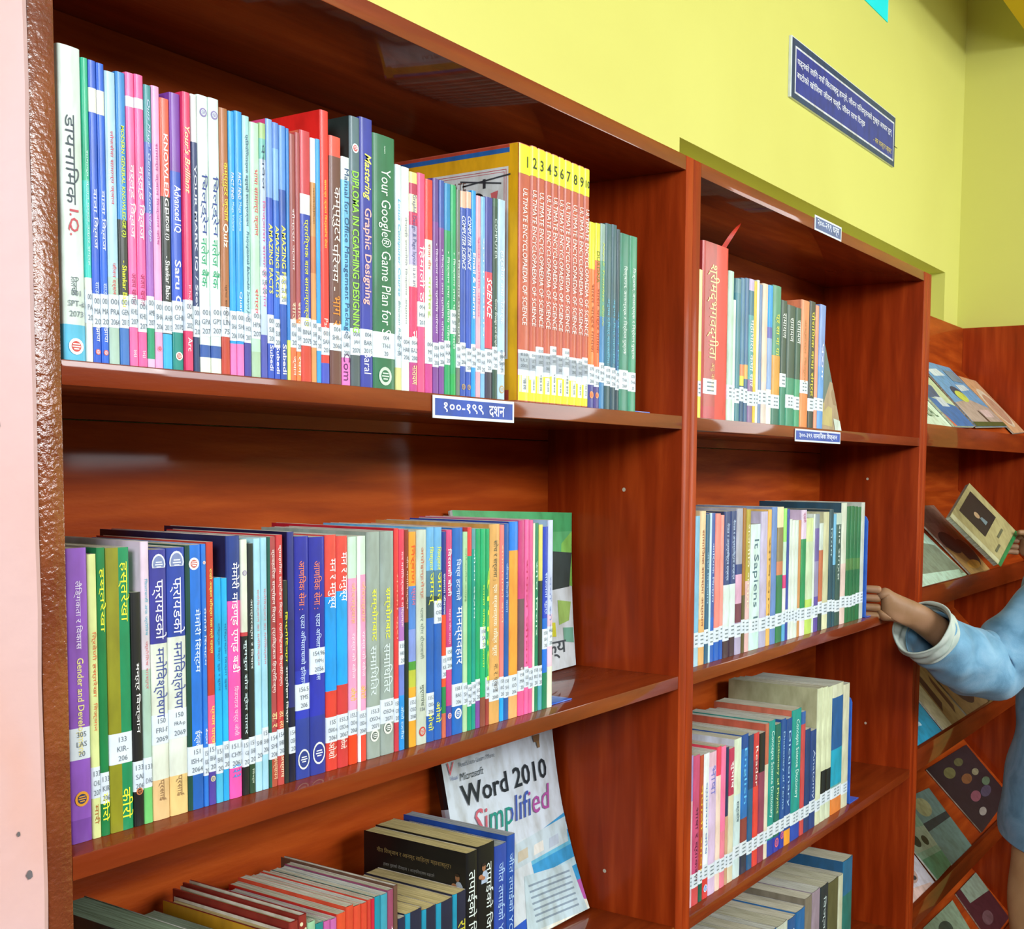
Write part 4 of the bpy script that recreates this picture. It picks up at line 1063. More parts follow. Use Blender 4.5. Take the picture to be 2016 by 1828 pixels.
# ---------------------------------------------------------------- books standing face-on
def face_book(name, label, corners, thick, face_items, spine_cols, curve=0.0):
    """corners BL, BR, TR, TL of the front cover (world); built as a curved slab with cover, pages and spine"""
    BL, BR, TR, TL = [Vector(c) for c in corners]
    nrm = (BR - BL).cross(TL - BL).normalized()
    o = (BL + BR) / 2
    r_ = empty(name, o, label=label, cat='book')
    def P(u, v, dep=0.0):
        q = BL.lerp(BR, u).lerp(TL.lerp(TR, u), v)
        # covers curl forward at the free lower corner
        cu = curve * (u ** 2) * (1 - v) ** 2 - curve * .5 * math.sin(v * math.pi) * u
        return (q + nrm * (cu - dep) - o)
    N = 12
    V, F, K = [], [], []
    for j in range(N + 1):
        for i in range(N + 1):
            V.append(P(i / N, j / N))
    for j in range(N):
        for i in range(N):
            a = j * (N + 1) + i
            F.append((a, a + 1, a + N + 2, a + N + 1)); K.append(face_items[0])
    quads('front_cover', V, F, M['print'], K, r_, None, 1.0)
    # page block and back cover
    V, F = [], []
    for dep in (.0006, thick):
        for j in range(N + 1):
            V += [P(0.012, j / N, dep), P(.992, j / N, dep)]
    m_ = 2 * (N + 1)
    for j in range(N):
        a = 2 * j
        F += [(a, a + 2, a + m_ + 2, a + m_), (a + 1, a + m_ + 1, a + m_ + 3, a + 3), (a + m_, a + m_ + 2, a + m_ + 3, a + m_ + 1)]
    F += [(2 * N, 2 * N + 1, m_ + 2 * N + 1, m_ + 2 * N), (0, m_, m_ + 1, 1)]
    quads('pages', V, F, M['pages'], None, r_, 'd8dadc')
    V, F, K = [], [], []
    for j in range(N + 1):
        V += [P(0, j / N, 0), P(-.004, j / N, thick * .5), P(0, j / N, thick + .0004)]
    for j in range(N):
        c = spine_cols[min(int((1 - (j + .5) / N) * len(spine_cols)), len(spine_cols) - 1)]
        for q in (0, 1):
            a = 3 * j + q
            F.append((a, a + 3, a + 4, a + 1)); K.append(c)
    quads('spine', V, F, M['print'], K, r_)
    V = []
    for j in range(N + 1):
        V += [P(0, j / N, thick + .0004), P(1, j / N, thick + .0004)]
    quads('back_cover', V, [(2 * j, 2 * j + 2, 2 * j + 3, 2 * j + 1) for j in range(N)], M['print'], [spine_cols[0]] * N, r_)
    # flat prints following the curve
    lay = [0]
    def pr(pts, col, nm='cover_print', sub=8):
        lay[0] += 1
        V, F, K = [], [], []
        (u0, v0), (u1, v1), (u2, v2), (u3, v3) = pts
        for j in range(sub + 1):
            for i in range(sub + 1):
                a, b_ = i / sub, j / sub
                u = (u0 * (1 - a) + u1 * a) * (1 - b_) + (u3 * (1 - a) + u2 * a) * b_
                v = (v0 * (1 - a) + v1 * a) * (1 - b_) + (v3 * (1 - a) + v2 * a) * b_
                V.append(P(u, v, -.0002 - .00006 * lay[0]))
        for j in range(sub):
            for i in range(sub):
                a = j * (sub + 1) + i
                F.append((a, a + 1, a + sub + 2, a + sub + 1)); K.append(col)
        quads(nm, V, F, M['print'], K, r_, None, 1.0)
    def tx(s, st, u0, v0, du, dv, col, slope=0.0):
        lay[0] += 1
        letters('cover_title', s, st, lambda a, b_: P(u0 + du * a, v0 + dv * b_ + slope * a, -.0003 - .00006 * lay[0]), r_, col)
    return r_, P, pr, tx

# software manual leaning on the back of the bottom left shelf
wr_, P_, pr, tx = face_book('manual', 'white word processing manual facing out with large black and multicolour title', [(.636, .140, Z3 + .001), (.886, .145, Z3 + .001), (.888, .2, 1.033), (.640, .2, 1.036)], .012, ['d4e0ea'], ['101014', 'b8c0c8', 'a0a8b0', 'a8b0b8'], .014)
pr([(.0, .0), (.75, 0), (.5, .22), (.0, .3)], '1c58c8')
pr([(.30, .0), (1, 0), (1, .16), (.55, .05)], 'e0ecec')
pr([(.62, .0), (1, .0), (1, .09), (.8, .06)], 'f0f0e0')
pr([(.72, .12), (1, .05), (1, .16), (.72, .16)], 'c060b0')
pr([(.45, .16), (1, .16), (1, .52), (.50, .44)], '3aa0d8')
for k_, (a, c) in enumerate(((.22, 'b8dce8'), (.33, '6ac0e0'), (.41, 'b8d8e8'))):
    pr([(.5, a), (1, a + .02), (1, a + .06), (.5, a + .045)], c)
pr([(.0, .05), (.62, .12), (.60, .48), (.0, .45)], 'd8e4ea')
pr([(.28, .34), (.98, .37), (1.0, .50), (.42, .46)], 'c8dce4')
for k_ in range(4):
    pr([(.34 + .15 * k_, .375), (.44 + .15 * k_, .38), (.45 + .15 * k_, .43), (.36 + .15 * k_, .425)], ('e8f0f0', 'd0c8b0', 'e8e8e0', 'b8c8d8')[k_], 'cover_print', 2)
pr([(.45, .03), (.98, .0), (.95, .26), (.52, .30)], 'c4dce4')
for k_ in range(7):
    pr([(.54, .06 + .03 * k_), (.92, .04 + .03 * k_), (.92, .05 + .03 * k_), (.54, .07 + .03 * k_)], '8aa0b0', 'cover_print', 3)
tx('Microsoft', 'i', .12, .86, .20, .036, '3a4a50')
tx('Word 2010', 'b', .11, .735, .78, .105, '1c2a30')
for (a, b_, col) in ((0, .18, 'c86070'), (.18, .45, '209080'), (.45, .72, '3a58a8'), (.72, 1.01, 'a8509a')):
    pts, fs, asp = WANT[('Simplified', 'i')]
    sel = [f for f in fs if a <= sum(pts[i][0] for i in f) / len(f) < b_]
    ids = sorted({i for f in sel for i in f}); mp_ = {i: n for n, i in enumerate(ids)}
    quads('cover_title', [P_(.17 + .72 * pts[i][0], .535 + .17 * pts[i][1], -.0022) for i in ids], [tuple(mp_[i] for i in f) for f in sel], M['ink'], None, wr_, col)
tx('Read Less–Learn More', '', .13, .925, .30, .022, '6a7a88')
tx('V', 'i', .035, .90, .055, .06, 'e06070')
tx('Visual', '', .045, .875, .06, .02, '6a80b0')
# brown stain
pr([(.80, .935), (.85, .93), (.86, .97), (.79, .97)], '8a6a48', 'cover_print', 2)
pr([(.83, .90), (.85, .90), (.85, .935), (.82, .935)], '9a7a50', 'cover_print', 2)

# picture book behind the bookend on the middle left shelf
g_, Pg, prg, txg = face_book('picture_book', 'green and white picture book leaning behind the tall blue bookend', [(.665, .150, Z2 + .001), (.888, .163, Z2 + .001), (.893, .172, 1.338), (.668, .204, 1.346)], .006, ['dce6ea'], ['c8d4cc'], .004)
prg([(.0, .72), (1, .70), (1, 1), (0, 1)], '5fb878')
prg([(.0, .86), (1, .88), (1, 1), (0, 1)], '48a868')
prg([(.88, .55), (1, .52), (1, .88), (.9, .8)], '8acc60')
prg([(.7, .5), (.97, .52), (1, .74), (.7, .76)], '3a4a48')
prg([(.84, .28), (.95, .3), (.98, .42), (.84, .44)], 'a8d070', 'cover_print', 3)
prg([(.66, .22), (.80, .21), (.80, .30), (.66, .31)], 'e0e040', 'cover_print', 3)
prg([(.88, .17), (.99, .15), (.99, .25), (.88, .26)], '7ab8a0', 'cover_print', 3)
txg('क्य', 'b', .66, .07, .24, .11, '4a5458')

# thatched house book leaning at the end of the top right shelf
lb = empty('book', (1.47, .02, Z1 + .0006), (0, 0, math.radians(0)), label='leaning slate green book with thatched roof photo on the top right shelf', cat='book', group='books on the top right shelf')
def lean_pts(dep):  # front cover polygon faces left-front
    return [(-.052, .0, 0), (.046, .004, 0), (-.030, .006, .168), (-.045, .006, .168)]
V = [(-.050, -.004, 0), (.040, -.010, 0), (-.034, .0, .170), (-.047, .004, .170), (-.044, .10, 0), (.052, .10, 0), (-.022, .10, .170), (-.040, .10, .170)]
quads('cover', V, [(0, 1, 2, 3), (1, 5, 6, 2), (5, 4, 7, 6), (4, 0, 3, 7), (3, 2, 6, 7), (4, 5, 1, 0)], M['print'], ['4a6460', '6a8088', '4a6460', '4a6460', 'c8c8b8', '4a6460'], lb)
def lp(u, v, o): 
    a = Vector(V[0]).lerp(Vector(V[1]), u); b_ = Vector(V[3]).lerp(Vector(V[2]), u); q = a.lerp(b_, v)
    return (q.x, q.y - .0003 - o, q.z)
quads('cover_picture', [lp(0, 0, 0), lp(1, 0, 0), lp(1, .48, 0), lp(0, .55, 0)], [(0, 1, 2, 3)], M['print'], ['a08868'], lb)
for j, (pts, c) in enumerate([([(0, .3), (1, .25), (1, .4), (0, .5)], '8a6a48'), ([(.1, .05), (.6, .03), (.7, .22), (.15, .28)], 'b0a060'), ([(.7, .0), (1, 0), (1, .1), (.7, .12)], 'c8d8d0')]):
    quads('cover_picture', [lp(u, v, .0002 * (j + 1)) for u, v in pts], [(0, 1, 2, 3)], M['print'], [c], lb)

# ---------------------------------------------------------------- shelf signs and the wall board
def sign(x0, x1, z0, z1, y, texts, label, tl=0.0, mt='print', border=.0028, cb='1f48b0', thick=.0009):
    r_ = empty('shelf_sign', ((x0 + x1) / 2, y, z0), label=label, cat='sign')
    w_, h_ = x1 - x0, z1 - z0
    box('backing_card', (-w_ / 2, w_ / 2, -thick, 0, 0, h_), M['sticker'], r_)
    V = [(-w_ / 2 + border, -thick - .0001, border), (w_ / 2 - border, -thick - .0001, border), (w_ / 2 - border, -thick - .0001, h_ - border), (-w_ / 2 + border, -thick - .0001, h_ - border)]
    quads('blue_panel', V, [(0, 1, 2, 3)], M['print'], [cb], r_)
    for (s, st, u0, u1, v0, v1, c) in texts:
        letters('lettering', s, st, lambda u, v: (-w_ / 2 + w_ * (u0 + (u1 - u0) * u), -thick - .0003, h_ * (v0 + (v1 - v0) * v)), r_, c)
    return r_
sign(.3895, .521, 1.4478, 1.4700, -.0004, [('१००-१९९', 'b', .12, .60, .28, .72, 'f0f4ff'), ('दशन', 'b', .67, .87, .2, .72, 'f0f4ff')], 'blue and white 100-199 sign on the left bookcase shelf edge')
s_ = sign(1.278, 1.478, 1.4480, 1.4682, -.0004, [('३००-३९९ सामाजिक विज्ञान', 'b', .08, .92, .2, .82, 'e8eefc')], 'blue 300-399 sign on the right bookcase below the scripture row')
s_ = sign(1.340, 1.4595, 1.7925, 1.8165, -.0004, [('२००-२९९ धर्म', 'b', .1, .9, .2, .8, 'd8e0f0')], 'blue 200-299 sign on the top edge of the right bookcase', cb='4a5f98')
# wall board
r_ = empty('wall_board', (2.089, WY, 2.153), label='long navy board with white and yellow Nepali lettering on the yellow wall', cat='board')
w_, h_ = .646, .1205
box('board', (-w_ / 2, w_ / 2, -.006, 0, 0, h_), M['sticker'], r_, .0006)
def pan(b_, c, dy, nm='printed_panel'):
    V = [(b_[0] - w_ / 2, -.0062 - dy, b_[2]), (b_[1] - w_ / 2, -.0062 - dy, b_[2]), (b_[1] - w_ / 2, -.0062 - dy, b_[3]), (b_[0] - w_ / 2, -.0062 - dy, b_[3])]
    quads(nm, V, [(0, 1, 2, 3)], M['print'], [c], r_)
pan((.004, w_ - .001, .0, h_ - .002), '24406a', 0)
pan((.020, w_ - .010, .012, h_ - .015), 'dce2ee', .0001)
pan((.025, w_ - .014, .016, h_ - .019), '28389a', .0002)
for (s, st, x0, x1, z0, z1, c) in (('पढ्नको लागि नयाँ किताबहरू हाम्रो, जीवन परिवर्तनको मुख्य आधार हुन्', 'b', .03, .62, .067, .087, 'e4e8f4'),
                                  ('बाटोको खोजिमा जीवन चल्दै, जीवन साथ दिन्छ', 'b', .03, .43, .040, .060, 'e4e8f4'), ('- सर वाल्टर स्कट', '', .49, .62, .022, .037, 'e0d060')):
    letters('lettering', s, st, lambda u, v: (x0 + (x1 - x0) * u - w_ / 2, -.0068, z0 + (z1 - z0) * v), r_, c)
boxes('fixing_wire', [(w_ / 2 - .008, w_ / 2 + .012, -.0085, -.0075, .048, .0492)], M['matte'], r_)

# cyan poster whose lower corner shows above the board
r_ = empty('poster', (2.08, WY, 2.482), label='bright cyan poster whose lower corner shows at the top edge above the navy board', cat='poster')
box('paper', (-.28, .268, -.002, -.0002, 0, .38), M['cyan'], r_)
for k_ in range(4):
    boxes('tape', [(-.285 + .18 * k_, -.255 + .18 * k_, -.0026, -.0021, .36, .385)], M['sticker'], r_)

# ---------------------------------------------------------------- picture books on the display rack
def rack_mag(label, q, cols, pics, thick=.005):
    """q = TL, TR, BR, BL in the slope"""
    TL, TR, BR, BL = [Vector(a) for a in q]
    n_ = (BR - BL).cross(TL - BL).normalized()
    if n_.z < 0: n_ = -n_
    o = (BL + BR) / 2
    r_ = empty('picture_book', o, label=label, cat='book', group='picture books on the display rack')
    P = lambda u, v, hgt: BL.lerp(BR, u).lerp(TL.lerp(TR, u), v) + n_ * hgt - o
    V = [P(0, 0, .001), P(1, 0, .001), P(1, 1, .001), P(0, 1, .001), P(0, 0, thick), P(1, 0, thick), P(1, 1, thick), P(0, 1, thick)]
    quads('pages', V, BOXF, M['pages'], None, r_, 'd8d8c8')
    V = [P(-.005, -.004, thick), P(1.005, -.004, thick), P(1.005, 1.004, thick), P(-.005, 1.004, thick), P(-.005, -.004, thick + .0006), P(1.005, -.004, thick + .0006), P(1.005, 1.004, thick + .0006), P(-.005, 1.004, thick + .0006)]
    quads('front_cover', V, BOXF, M['print'], [cols] * 6, r_)
    for j, (pts, c) in enumerate(pics):
        if isinstance(pts[0], str):
            s, u0, v0, du, dv = pts
            letters('cover_title', s, '', lambda a, b_: P(u0 + du * a, v0 + dv * b_, thick + .0014 + .0001 * j), r_, c)
        elif len(pts) == 4 and not isinstance(pts[0], tuple):
            u, v, ru, rv = pts
            quads('cover_picture', [P(u + ru * math.cos(a * math.pi / 9), v + rv * math.sin(a * math.pi / 9), thick + .0009 + .0001 * j) for a in range(18)], [tuple(range(18))], M['print'], [c], r_)
        else:
            quads('cover_picture', [P(a, b_, thick + .0009 + .0001 * j) for a, b_ in pts], [tuple(range(len(pts)))], M['print'], [c], r_)
    return r_
def sl(q, rack, lift=0.0):
    """corner list (x, y) on the slope of a rack"""
    z_ = RS[rack]
    out = []
    for (x, y) in q:
        out.append((x, y, z_ - .012 + (y - .012) * (.207 / (D - .012)) + lift))
    return out
rack_mag('pale green book at the left of the top rack shelf', sl([(2.0, .18), (2.20, .175), (2.27, .022), (2.03, .014)], 0), 'd4ecd8', [([(.0, .5), (.9, .62), (.9, .66), (.0, .56)], '3a5a30'), (('NEPAL', .35, .15, .4, .18), '5a7a60')])
rack_mag('blue footed green book on the top rack shelf', sl([(2.26, .185), (2.46, .186), (2.425, .022), (2.235, .016)], 0, .008), 'c8dcb8', [([(.0, 0), (1, 0), (1, .3), (.0, .42)], '2a70b8'), ([(0, .40), (.6, .42), (.7, .6), (0, .7)], '3a5a88'), ([(0, 0), (.12, 0), (.0, .2)], 'd86a50'), ([(.3, .28), (.65, .28), (.65, .42), (.3, .42)], 'c8d8e8')])
rack_mag('sky blue book with dome photo on the top rack shelf', sl([(2.50, .195), (2.80, .195), (2.80, .034), (2.44, .020)], 0, .010), '68a8e0', [([(0, 0), (1, 0), (1, .3), (.55, .42), (0, .35)], 'b8a8a0'), ([(0, 0), (1, 0), (1, .07), (0, .07)], '3f5a30'), ((.38, .5, .16, .12), '2a4a68'), ((.40, .46, .15, .09), 'c8d860'), ([(.1, .75), (.5, .8), (.4, .9), (.05, .85)], 'd8ecf8'), ([(.55, .55), (.9, .6), (.85, .68), (.55, .66)], 'd0e4f4'), ([(.6, .72), (.95, .72), (.95, .92), (.6, .9)], '7a98b0'), ([(.55, .14), (.85, .14), (.85, .26), (.55, .26)], 'd8c0c4'), ([(.5, .07), (.56, .07), (.5, .24), (.47, .24)], '5a4a40')])
rack_mag('peach and cream portrait book on the top rack shelf', sl([(2.84, .180), (3.015, .178), (2.99, .030), (2.83, .022)], 0, .005), 'dcb088', [((.5, .45, .42, .36), 'e8dcc8'), ((.5, .42, .34, .28), 'c8a088')])
rack_mag('mint edged rock photo book on the second rack shelf', sl([(2.03, .16), (2.36, .118), (2.39, .020), (2.03, .012)], 1), 'bfe4d0', [([(.0, .1), (1.0, .05), (.95, .7), (.0, .8)], '8a9a84'), ([(.0, .0), (.9, .0), (.95, .14), (.0, .2)], 'c8ecd8')])
rack_mag('elephant photo book on the second rack shelf', sl([(2.40, .178), (2.63, .176), (2.60, .018), (2.42, .014)], 1, .002), 'a88070', [([(0, 0), (1, 0), (1, .25), (0, .4)], 'c8a060'), ((.35, .45, .3, .16), '3a4440'), ((.72, .28, .26, .2), '38403c'), ([(.1, .75), (.9, .72), (.9, .95), (.1, .95)], '9a7468'), ((.5, .12, .3, .06), 'e8b050')])
n3 = rack_mag('olive book with black photo being lifted from the second rack shelf', [(2.330, .055, 1.290), (2.551, .07, 1.368), (2.705, -.012, 1.245), (2.490, -.022, 1.170)], 'a8a070', [([(.28, .38), (.86, .38), (.86, .93), (.28, .93)], '141a18'), ((.52, .66, .05, .06), 'b89a78'), ([(.5, .46), (.60, .46), (.58, .58), (.52, .6)], '68808a'), ([(.0, .0), (.10, .0), (.10, 1), (.0, 1)], 'c4c4a0'), ([(.2, .1), (.4, .1), (.4, .14), (.2, .14)], '5a6048'), ([(.5, .18), (.75, .18), (.75, .22), (.5, .22)], '5a6048'), ([(.0, .0), (1, .0), (1, -.06), (0, -.06)], '0f7a40')], .012)
rack_mag('cyan book at the left of the third rack shelf', sl([(2.03, .14), (2.22, .080), (2.21, .016), (2.00, .014)], 2), '1aa0c8', [([(.5, .3), (.62, .3), (.62, .38), (.5, .38)], 'b8e0f0')])
rack_mag('cream and tan wildlife book on the third rack shelf', sl([(2.24, .155), (2.42, .15), (2.41, .016), (2.225, .014)], 2, .002), 'ccc8a8', [([(.35, 0), (1, 0), (1, .9), (.4, .9)], '9a8458'), ([(.4, .2), (.6, .3), (.62, .8), (.45, .7)], '3a3428'), ([(.75, .1), (.9, .2), (.9, .7), (.8, .6)], '4a3a28')])
rack_mag('dusky brown book on the third rack shelf', sl([(2.43, .16), (2.62, .155), (2.63, .016), (2.425, .014)], 2, .002), '8a7450', [((.5, .4, .3, .3), '3a3834'), ([(.1, .7), (.9, .75), (.9, .95), (.1, .95)], '5a2a1c')])
rack_mag('dark green book at the right of the third rack shelf', sl([(2.64, .16), (2.86, .155), (2.86, .016), (2.645, .014)], 2, .001), '2a6a38', [([(.0, .0), (1, 0), (.9, .4), (.1, .3)], 'a0a070')])
rack_mag('bright white face photo book on the fourth rack shelf', sl([(2.01, .13), (2.20, .078), (2.19, .015), (2.0, .014)], 3), 'e4e0f0', [((.55, .45, .18, .2), 'c8a8a0'), ((.6, .35, .06, .05), '303840'), ([(0, 0), (.9, 0), (.9, .1), (0, .25)], 'e8c8c0')])
rack_mag('pale green scenery book on the fourth rack shelf', sl([(2.21, .14), (2.355, .125), (2.32, .016), (2.20, .014)], 3, .0075), '8ab098', [([(0, .4), (1, .35), (1, .7), (0, .75)], 'a8b8a0'), ((.3, .55, .15, .1), '2a3a30'), ((.65, .5, .12, .08), '30402c'), ([(0, 0), (1, 0), (1, .25), (0, .3)], '5a9a78')])
rack_mag('grey teal landscape book on the fourth rack shelf', sl([(2.36, .15), (2.54, .14), (2.51, .016), (2.335, .014)], 3, .001), '6a8a88', [((.4, .8, .25, .14), 'a0a078'), ([(0, .5), (1, .5), (1, .6), (0, .62)], '2a3c40')])
rack_mag('dark floral patterned book on the fourth rack shelf', sl([(2.62, .17), (2.99, .165), (2.98, .036), (2.63, .022)], 3), '2a2428', [((.3, .8, .12, .08), '6a6840'), ((.6, .85, .1, .06), '5a5a38'), ((.5, .6, .12, .07), '7a5030'), ((.75, .6, .08, .05), '8a8468'), ((.4, .35, .12, .07), '804a58'), ((.65, .3, .14, .07), '4a4458'), ((.3, .15, .09, .05), '98908c'), ((.8, .4, .1, .06), '5a7058')])
rack_mag('pale green book on the lowest rack shelf', sl([(2.50, .13), (2.75, .126), (2.70, .03), (2.52, .03)], 4), '8aa088', [((.4, .7, .2, .16), '3a4a40')])
rack_mag('wine red photo book on the lowest rack shelf', sl([(2.80, .13), (3.01, .13), (2.985, .024), (2.77, .024)], 4), '4a2028', [([(.2, .7), (1, .6), (1, 1), (.2, 1)], '8a9a88'), ((.4, .3, .2, .12), '6a4a50')])
# ---------------------------------------------------------------- person in a denim shirt
def skin_chain(name, verts, edges, radii, m, parent, root=0, sub=2, smooth=True):
    me = bpy.data.meshes.new(name)
    me.from_pydata(verts, edges, [])
    me.materials.append(m)
    o = mesh_obj(name, me, parent)
    bm = bmesh.new(); bm.from_mesh(me)
    ly = bm.verts.layers.skin.verify()
    for v, r_ in zip(bm.verts, radii):
        v[ly].radius = r_ if isinstance(r_, tuple) else (r_, r_)
        v[ly].use_root = False
    bm.verts.ensure_lookup_table()
    bm.verts[root][ly].use_root = True
    bm.to_mesh(me); bm.free()
    md = o.modifiers.new('skin', 'SKIN'); md.use_smooth_shade = True
    md.branch_smoothing = 0.4
    s = o.modifiers.new('subdivision', 'SUBSURF'); s.levels = sub; s.render_levels = sub
    return o

M['skin'] = plaster('brown_skin', [(0.35, '8f6a48'), (0.65, 'a0785a')], 25, 0.08, 0.5, 0.35)
def denim():
    m, nt, ln, b = mat('washed_denim_cloth', None, 0.85, 0.15)
    n = noise(nt, ln, 14, (1, 1, 1), 5, dist=1.2)
    r = ramp(nt, ln, n.outputs[0], [(0.3, '5a8aa8'), (0.5, '74a4c4'), (0.7, '8ab4d0')])
    ln.new(r.outputs[0], b.inputs['Base Color'])
    n2 = noise(nt, ln, 400, (1, 1, 1), 2)
    bump(nt, ln, b, n2.outputs[0], 0.4, 0.001)
    b.inputs['Sheen Weight'].default_value = 0.2
    return m
M['denim'] = denim()
M['cuff'] = plaster('pale_denim_reverse', [(0.3, 'a8b8b0'), (0.7, 'c4ccc4')], 40, 0.2, 0.85, 0.1)
M['tan'] = plaster('tan_trouser_cloth', [(0.3, 'c09a6c'), (0.7, 'cca87a')], 20, 0.2, 0.85, 0.15)
M['hair'] = plaster('black_hair', [(0.3, '0c0a0a'), (0.7, '1c1614')], 60, 0.6, 0.5, 0.4, (1, 1, .1))
M['white'] = plaster('white_eye_and_cloth', [(0.3, 'e0e0dc'), (0.7, 'ecece8')], 30, 0.02, 0.5, 0.3)
M['dark'] = plaster('dark_brown_shoe_leather', [(0.3, '14100e'), (0.7, '241c18')], 30, 0.1, 0.4, 0.4)

pr_ = empty('person', (2.28, -.30, 0), label='person in a rolled-cuff light denim shirt and tan trousers reaching to the shelves', cat='person')
O = Vector((2.28, -.30, 0))
def R(*p): return tuple(Vector(p) - O)
# left arm reaches to the bookend, right arm to the lifted book
Ls, Le, Lw = (2.105, -.300, 1.215), (1.985, -.150, .985), (1.768, -.058, 1.122)
Rs, Re, Rw = (2.455, -.300, 1.215), (2.66, -.24, 1.02), (2.715, -.085, 1.198)
V = [(2.28, -.30, .76), (2.28, -.30, .95), (2.28, -.30, 1.12), (2.28, -.295, 1.235), (2.28, -.275, 1.315),
     Ls, Le, Lw, Rs, Re, Rw,
     (2.195, -.30, .70), (2.165, -.25, .40), (2.17, -.28, .09), (2.185, -.22, .035),
     (2.365, -.30, .70), (2.375, -.29, .40), (2.375, -.31, .09), (2.375, -.22, .035),
     (1.738, -.026, 1.143), (2.714, -.058, 1.208), (2.28, -.262, 1.37), (2.28, -.250, 1.44), (2.28, -.262, 1.50)] + [(1.716, .004, 1.144 + d_) for d_ in (.027, .009, -.009, -.026)] + [(2.712, -.030, 1.215 + d_) for d_ in (.024, .008, -.008, -.022)]
Ed = [(0, 1), (1, 2), (2, 3), (3, 4), (3, 5), (5, 6), (6, 7), (3, 8), (8, 9), (9, 10), (0, 11), (11, 12), (12, 13), (13, 14), (0, 15), (15, 16), (16, 17), (17, 18), (7, 19), (10, 20), (4, 21), (21, 22), (22, 23)] + [(19, 24 + i_) for i_ in range(4)] + [(20, 28 + i_) for i_ in range(4)]
Rd = [(.13, .10), (.12, .09), (.13, .095), (.09, .07), .045, .05, .036, (.025, .030), .05, .036, (.022, .028), .075, .05, .032, .035, .075, .05, .032, .035, (.026, .028), (.024, .024), (.06, .07), (.073, .086), (.055, .065)] + [.0135] * 4 + [.012] * 4
body = skin_chain('body', [R(*v) for v in V], Ed, Rd, M['skin'], pr_)

def finger(pts, r0, parent, name='finger'):
    rr = [r0 * (1 - .12 * i) for i in range(len(pts))]
    return skin_chain(name, [R(*p) for p in pts], [(i, i + 1) for i in range(len(pts) - 1)], rr, M['skin'], parent, 0, 2)
# left hand: palm against the bookend, fingers curled round its edge and over the shelf
palm = Vector((1.712, .004, 1.146))
for k, (dz, L) in enumerate(((.026, .9), (.009, 1.0), (-.009, .95), (-.025, .78))):
    b0 = palm + Vector((.006, -.006, dz))
    p1 = b0 + Vector((-.016 * L, .034 * L, .002))
    p2 = p1 + Vector((-.004 * L, .024 * L, -.002))
    p3 = p2 + Vector((.004, .016 * L, -.003))
    finger([tuple(b0), tuple(p1), tuple(p2), tuple(p3)], .0088, body)
t0 = palm + Vector((.026, -.016, -.020))
finger([tuple(t0), tuple(t0 + Vector((-.006, .022, -.010))), tuple(t0 + Vector((-.010, .044, -.012)))], .0095, body, 'thumb')
# right hand: thumb on the cover, fingers behind it
palm = Vector((2.712, -.035, 1.215))
for k, dz in enumerate((.024, .008, -.008, -.022)):
    b0 = palm + Vector((.0, 0, dz))
    L = (.9, 1, .95, .78)[k]
    finger([tuple(b0), tuple(b0 + Vector((-.012, .030 * L, .002))), tuple(b0 + Vector((-.030, .046 * L, .0))), tuple(b0 + Vector((-.046, .044 * L, -.002)))], .0085, body)
t0 = palm + Vector((-.004, -.018, .02))
finger([tuple(t0), tuple(t0 + Vector((-.022, .004, .012))), tuple(t0 + Vector((-.042, .016, .012)))], .0095, body, 'thumb')

# cloth tubes: rings swept round a path, with folds
def cloth(name, path, radii, m, parent, folds=0.0, seg=40, fold_n=7, seed=1, open_thick=.002, squash=1.0):
    rnd = random.Random(seed)
    ph = [rnd.uniform(0, 6.28) for _ in range(6)]
    P3 = [Vector(p) for p in path]
    # resample with Catmull-Rom
    pts, rs = [], []
    n_ = len(P3)
    for i in range(n_ - 1):
        p0 = P3[max(i - 1, 0)]; p1 = P3[i]; p2 = P3[i + 1]; p3 = P3[min(i + 2, n_ - 1)]
        for s in range(7):
            t = s / 7
            pts.append(0.5 * ((2 * p1) + (-p0 + p2) * t + (2 * p0 - 5 * p1 + 4 * p2 - p3) * t * t + (-p0 + 3 * p1 - 3 * p2 + p3) * t ** 3))
            rs.append(radii[i] * (1 - t) + radii[i + 1] * t)
    pts.append(P3[-1]); rs.append(radii[-1])
    V, F = [], []
    ref = Vector((0, 0, 1)) if abs((P3[-1] - P3[0]).normalized().z) < .9 else Vector((0, 1, 0))
    for i, (p, r_) in enumerate(zip(pts, rs)):
        tg = (pts[min(i + 1, len(pts) - 1)] - pts[max(i - 1, 0)]).normalized()
        a1 = tg.cross(ref).normalized(); a2 = a1.cross(tg).normalized()
        for k in range(seg):
            an = 2 * math.pi * k / seg
            f_ = 1 + folds * (math.sin(an * 3 + i * .55 + ph[0]) * .5 + math.sin(an * 5 - i * .8 + ph[1]) * .35 + math.sin(i * 1.1 + ph[2] + an * 2) * .6)
            V.append(tuple(p + (a1 * math.cos(an) * squash + a2 * math.sin(an)) * r_ * f_ - O))
    for i in range(len(pts) - 1):
        for k in range(seg):
            a, b_ = i * seg + k, i * seg + (k + 1) % seg
            F.append((a, b_, b_ + seg, a + seg))
    o = quads(name, V, F, m, None, parent, None, 1.4)
    md = o.modifiers.new('thickness', 'SOLIDIFY'); md.thickness = open_thick; md.offset = 0
    s = o.modifiers.new('subdivision', 'SUBSURF'); s.levels = 1; s.render_levels = 1
    return o
shirt = cloth('shirt', [(2.27, -.285, .59), (2.27, -.29, .72), (2.28, -.30, .88), (2.28, -.30, 1.05), (2.28, -.30, 1.17), (2.28, -.295, 1.235), (2.28, -.285, 1.275)], [.175, .165, .155, .16, .155, .11, .06], M['denim'], pr_, .03, 64, seed=4, squash=1.22)
